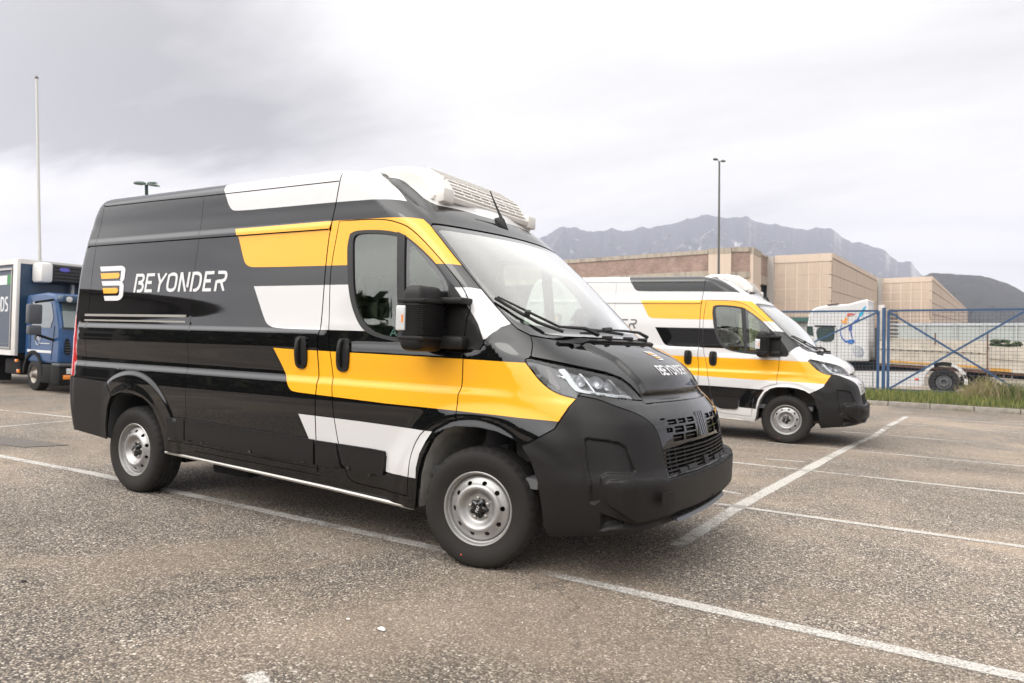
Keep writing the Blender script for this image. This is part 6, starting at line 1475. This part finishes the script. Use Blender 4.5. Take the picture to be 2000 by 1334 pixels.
tb('rear_mudflap',-2.3,-2.25,-1.0,-.6,.1,.7,CHS,tk)
tk.matrix_world=tk_M; tag(tk,'blue box truck with a black refrigeration unit above its cab, left edge','truck')
# ------------------------------------------------------------------ mountains
def ridge(name,P,D0,D1,col1,col2,seed,amp,kind='structure',n=260,rows=26,crag=3.0):
    px_=np.array([a for a,b in P]);py_=np.array([b for a,b in P]); X_=np.linspace(px_[0],px_[-1],n)
    from mathutils import noise as mn
    v=[];f=[]
    for j in range(rows):
        t=j/(rows-1)
        for i,a in enumerate(X_):
            yb=np.interp(a,px_,py_)-(mn.fractal(Vector((a*.05,seed,0)),.7,2,6)*crag); 
            h=(640-yb)*(1-t)**.8; D=D0+(D1-D0)*t; 
            q=CAM+ray(a,640)*D; z=1.46+h/FPX*D0
            w=mn.ridged_multi_fractal(Vector((a*.022+t*.9,t*3.2+a*.004,seed)),1,2.1,5,1,2)
            z+=(w-1.2)*amp*min(1,t*5)*(1-t); z=max(z,-4)
            d=ray(a,640); d=d/np.linalg.norm(d); q=q+d*(w-1.2)*amp*3*min(1,t*4)
            v.append((q[0],q[1],z))
    for j in range(rows-1):
        for i in range(n-1): f.append((j*n+i,j*n+i+1,(j+1)*n+i+1,(j+1)*n+i))
    def b(nt,p,tc):
        g=N(nt,'ShaderNodeNewGeometry'); s=N(nt,'ShaderNodeSeparateXYZ'); Lk(nt,g.outputs['Normal'],s.inputs[0])
        n1=N(nt,'ShaderNodeTexNoise',ins={'Scale':.02,'Detail':12,'Roughness':.8}); mp_=N(nt,'ShaderNodeMapping'); mp_.inputs['Scale'].default_value=(1,1,.45); Lk(nt,tc.outputs['Object'],mp_.inputs[0]); Lk(nt,mp_.outputs[0],n1.inputs[0])
        a=M(nt,'MULTIPLY_ADD',s.outputs[2],-.5,n1.outputs[0]); r_=N(nt,'ShaderNodeMapRange'); Lk(nt,a,r_.inputs[0]); r_.inputs[1].default_value=.10; r_.inputs[2].default_value=.34
        x=N(nt,'ShaderNodeMix',data_type='RGBA'); Lk(nt,r_.outputs[0],x.inputs[0]); x.inputs[6].default_value=(*col1,1); x.inputs[7].default_value=(*col2,1); Lk(nt,x.outputs[2],p.inputs['Base Color'])
    me=bpy.data.meshes.new(name); me.from_pydata(v,[],f); me.polygons.foreach_set('use_smooth',[True]*len(f)); o=link(name,me,None,mat(name+'_rock',rough=.95,build=b)); return tag(o,kind=kind)
ridge('mountain',[(560,600),(700,560),(860,500),(1000,478),(1064,462),(1080,452),(1097,445),(1121,443),(1150,455),(1192,447.5),(1226,451),(1254,445),(1283,444),(1316,438),(1335,429.5),(1373,422),(1401,426),(1425,427.5),(1454,424),(1477,435.6),(1506,438),(1544,445),(1577,450),(1601,444),(1620,447.5),(1639,462),(1663,473.6),(1686,476),(1705,483),(1729,490),(1743,502),(1753,512),(1777,511.6),(1791,530),(1806,541),(1850,570),(1930,600),(2050,632)],3000,1900,(.03,.035,.045),(.40,.385,.375),3.3,34,n=620,rows=44,crag=3.6)
ridge('hill',[(1690,632),(1760,560),(1800,540),(1819,533),(1857,535),(1905,538),(1933,542.5),(1967,554),(2000,571),(2060,600),(2160,634)],1000,650,(.012,.014,.013),(.030,.028,.026),8.1,10,n=220,crag=1.2)
# ------------------------------------------------------------------ what stands behind the photographer and shows in the paintwork
hb=empty('low_building',None,'low pale building with shuttered windows, reflected in the rear flank of the black van','building')
def place(x,y,rz): return ML@Matrix.Translation((x,y,0))@Matrix.Rotation(rz,4,'Z')
m=MB(); m.box(-14,14,-4,4,-1,12.4); m.build('wall',mat('reflected_wall',(.30,.28,.26),.8,var=.1),hb)
m=MB(); m.box(-14.4,14.4,-4.4,4.4,12.4,12.9); m.build('roof',mat('reflected_roof',(.14,.12,.11),.8),hb)
for k in range(18):
    m=MB(); k,kz=k%6,k//6; m.box(-12+k*4.4,-9.6+k*4.4,4.0,4.03,1.6+kz*3.7,4.0+kz*3.7); w=m.build('shutter',mat('shutter_dark',(.05,.055,.055),.7),hb)
hb.matrix_world=Matrix.Translation((-66,-40,-1.6))@Matrix.Rotation(R_(-42),4,'Z')
gb=[(-52+5.2*i+1.3*math.sin(i*2.1),-37+2*math.sin(i*1.7),1.0+.5*math.sin(i*2.9)) for i in range(17)]
tw=['leftmost','second','third','fourth','fifth','sixth','seventh','eighth','ninth','tenth']
cm=leafy('crown',(0,0,0),2.8,2.4,2.3,5200,.30,LV,21,'','')
for k,(x_,y_,h_) in enumerate(gb):
    t=empty('roadside_tree',Matrix.Translation((x_-8,y_-4,-1.6))@Matrix.Rotation(k*1.3,4,'Z')@Matrix.Scale(1.6,4),'dark leafy tree reflected in the black paintwork of the nearest van','tree','trees reflected in the van paintwork')
    m=MB(); m.tube([(0,0,-1),(0.05,0,1.8),(0,.1,h_+3.0)],[.26,.20,.10],8); m.build('trunk',mat('bark',(.06,.045,.035),.9),t)
    o=link('crown',cm,t,LV if k==0 else None); o.location=(0,0,h_+3.1); o.scale=(1.45,1.3,1.5)
# ------------------------------------------------------------------ haze
bpy.ops.mesh.primitive_cube_add(size=1)
hz=bpy.context.object; hz.name='haze'; hz.scale=(8800,8800,506); hz.location=(0,0,253-6)
hm=bpy.data.materials.new('haze_air'); hm.use_nodes=True; nt=hm.node_tree; nt.nodes.clear(); o=N(nt,'ShaderNodeOutputMaterial'); v=N(nt,'ShaderNodeVolumePrincipled'); v.inputs['Color'].default_value=(.80,.815,.96,1); v.inputs['Density'].default_value=2.1e-4; v.inputs['Anisotropy'].default_value=0
Lk(nt,v.outputs[0],o.inputs['Volume']); hz.data.materials.append(hm); tag(hz,kind='stuff')
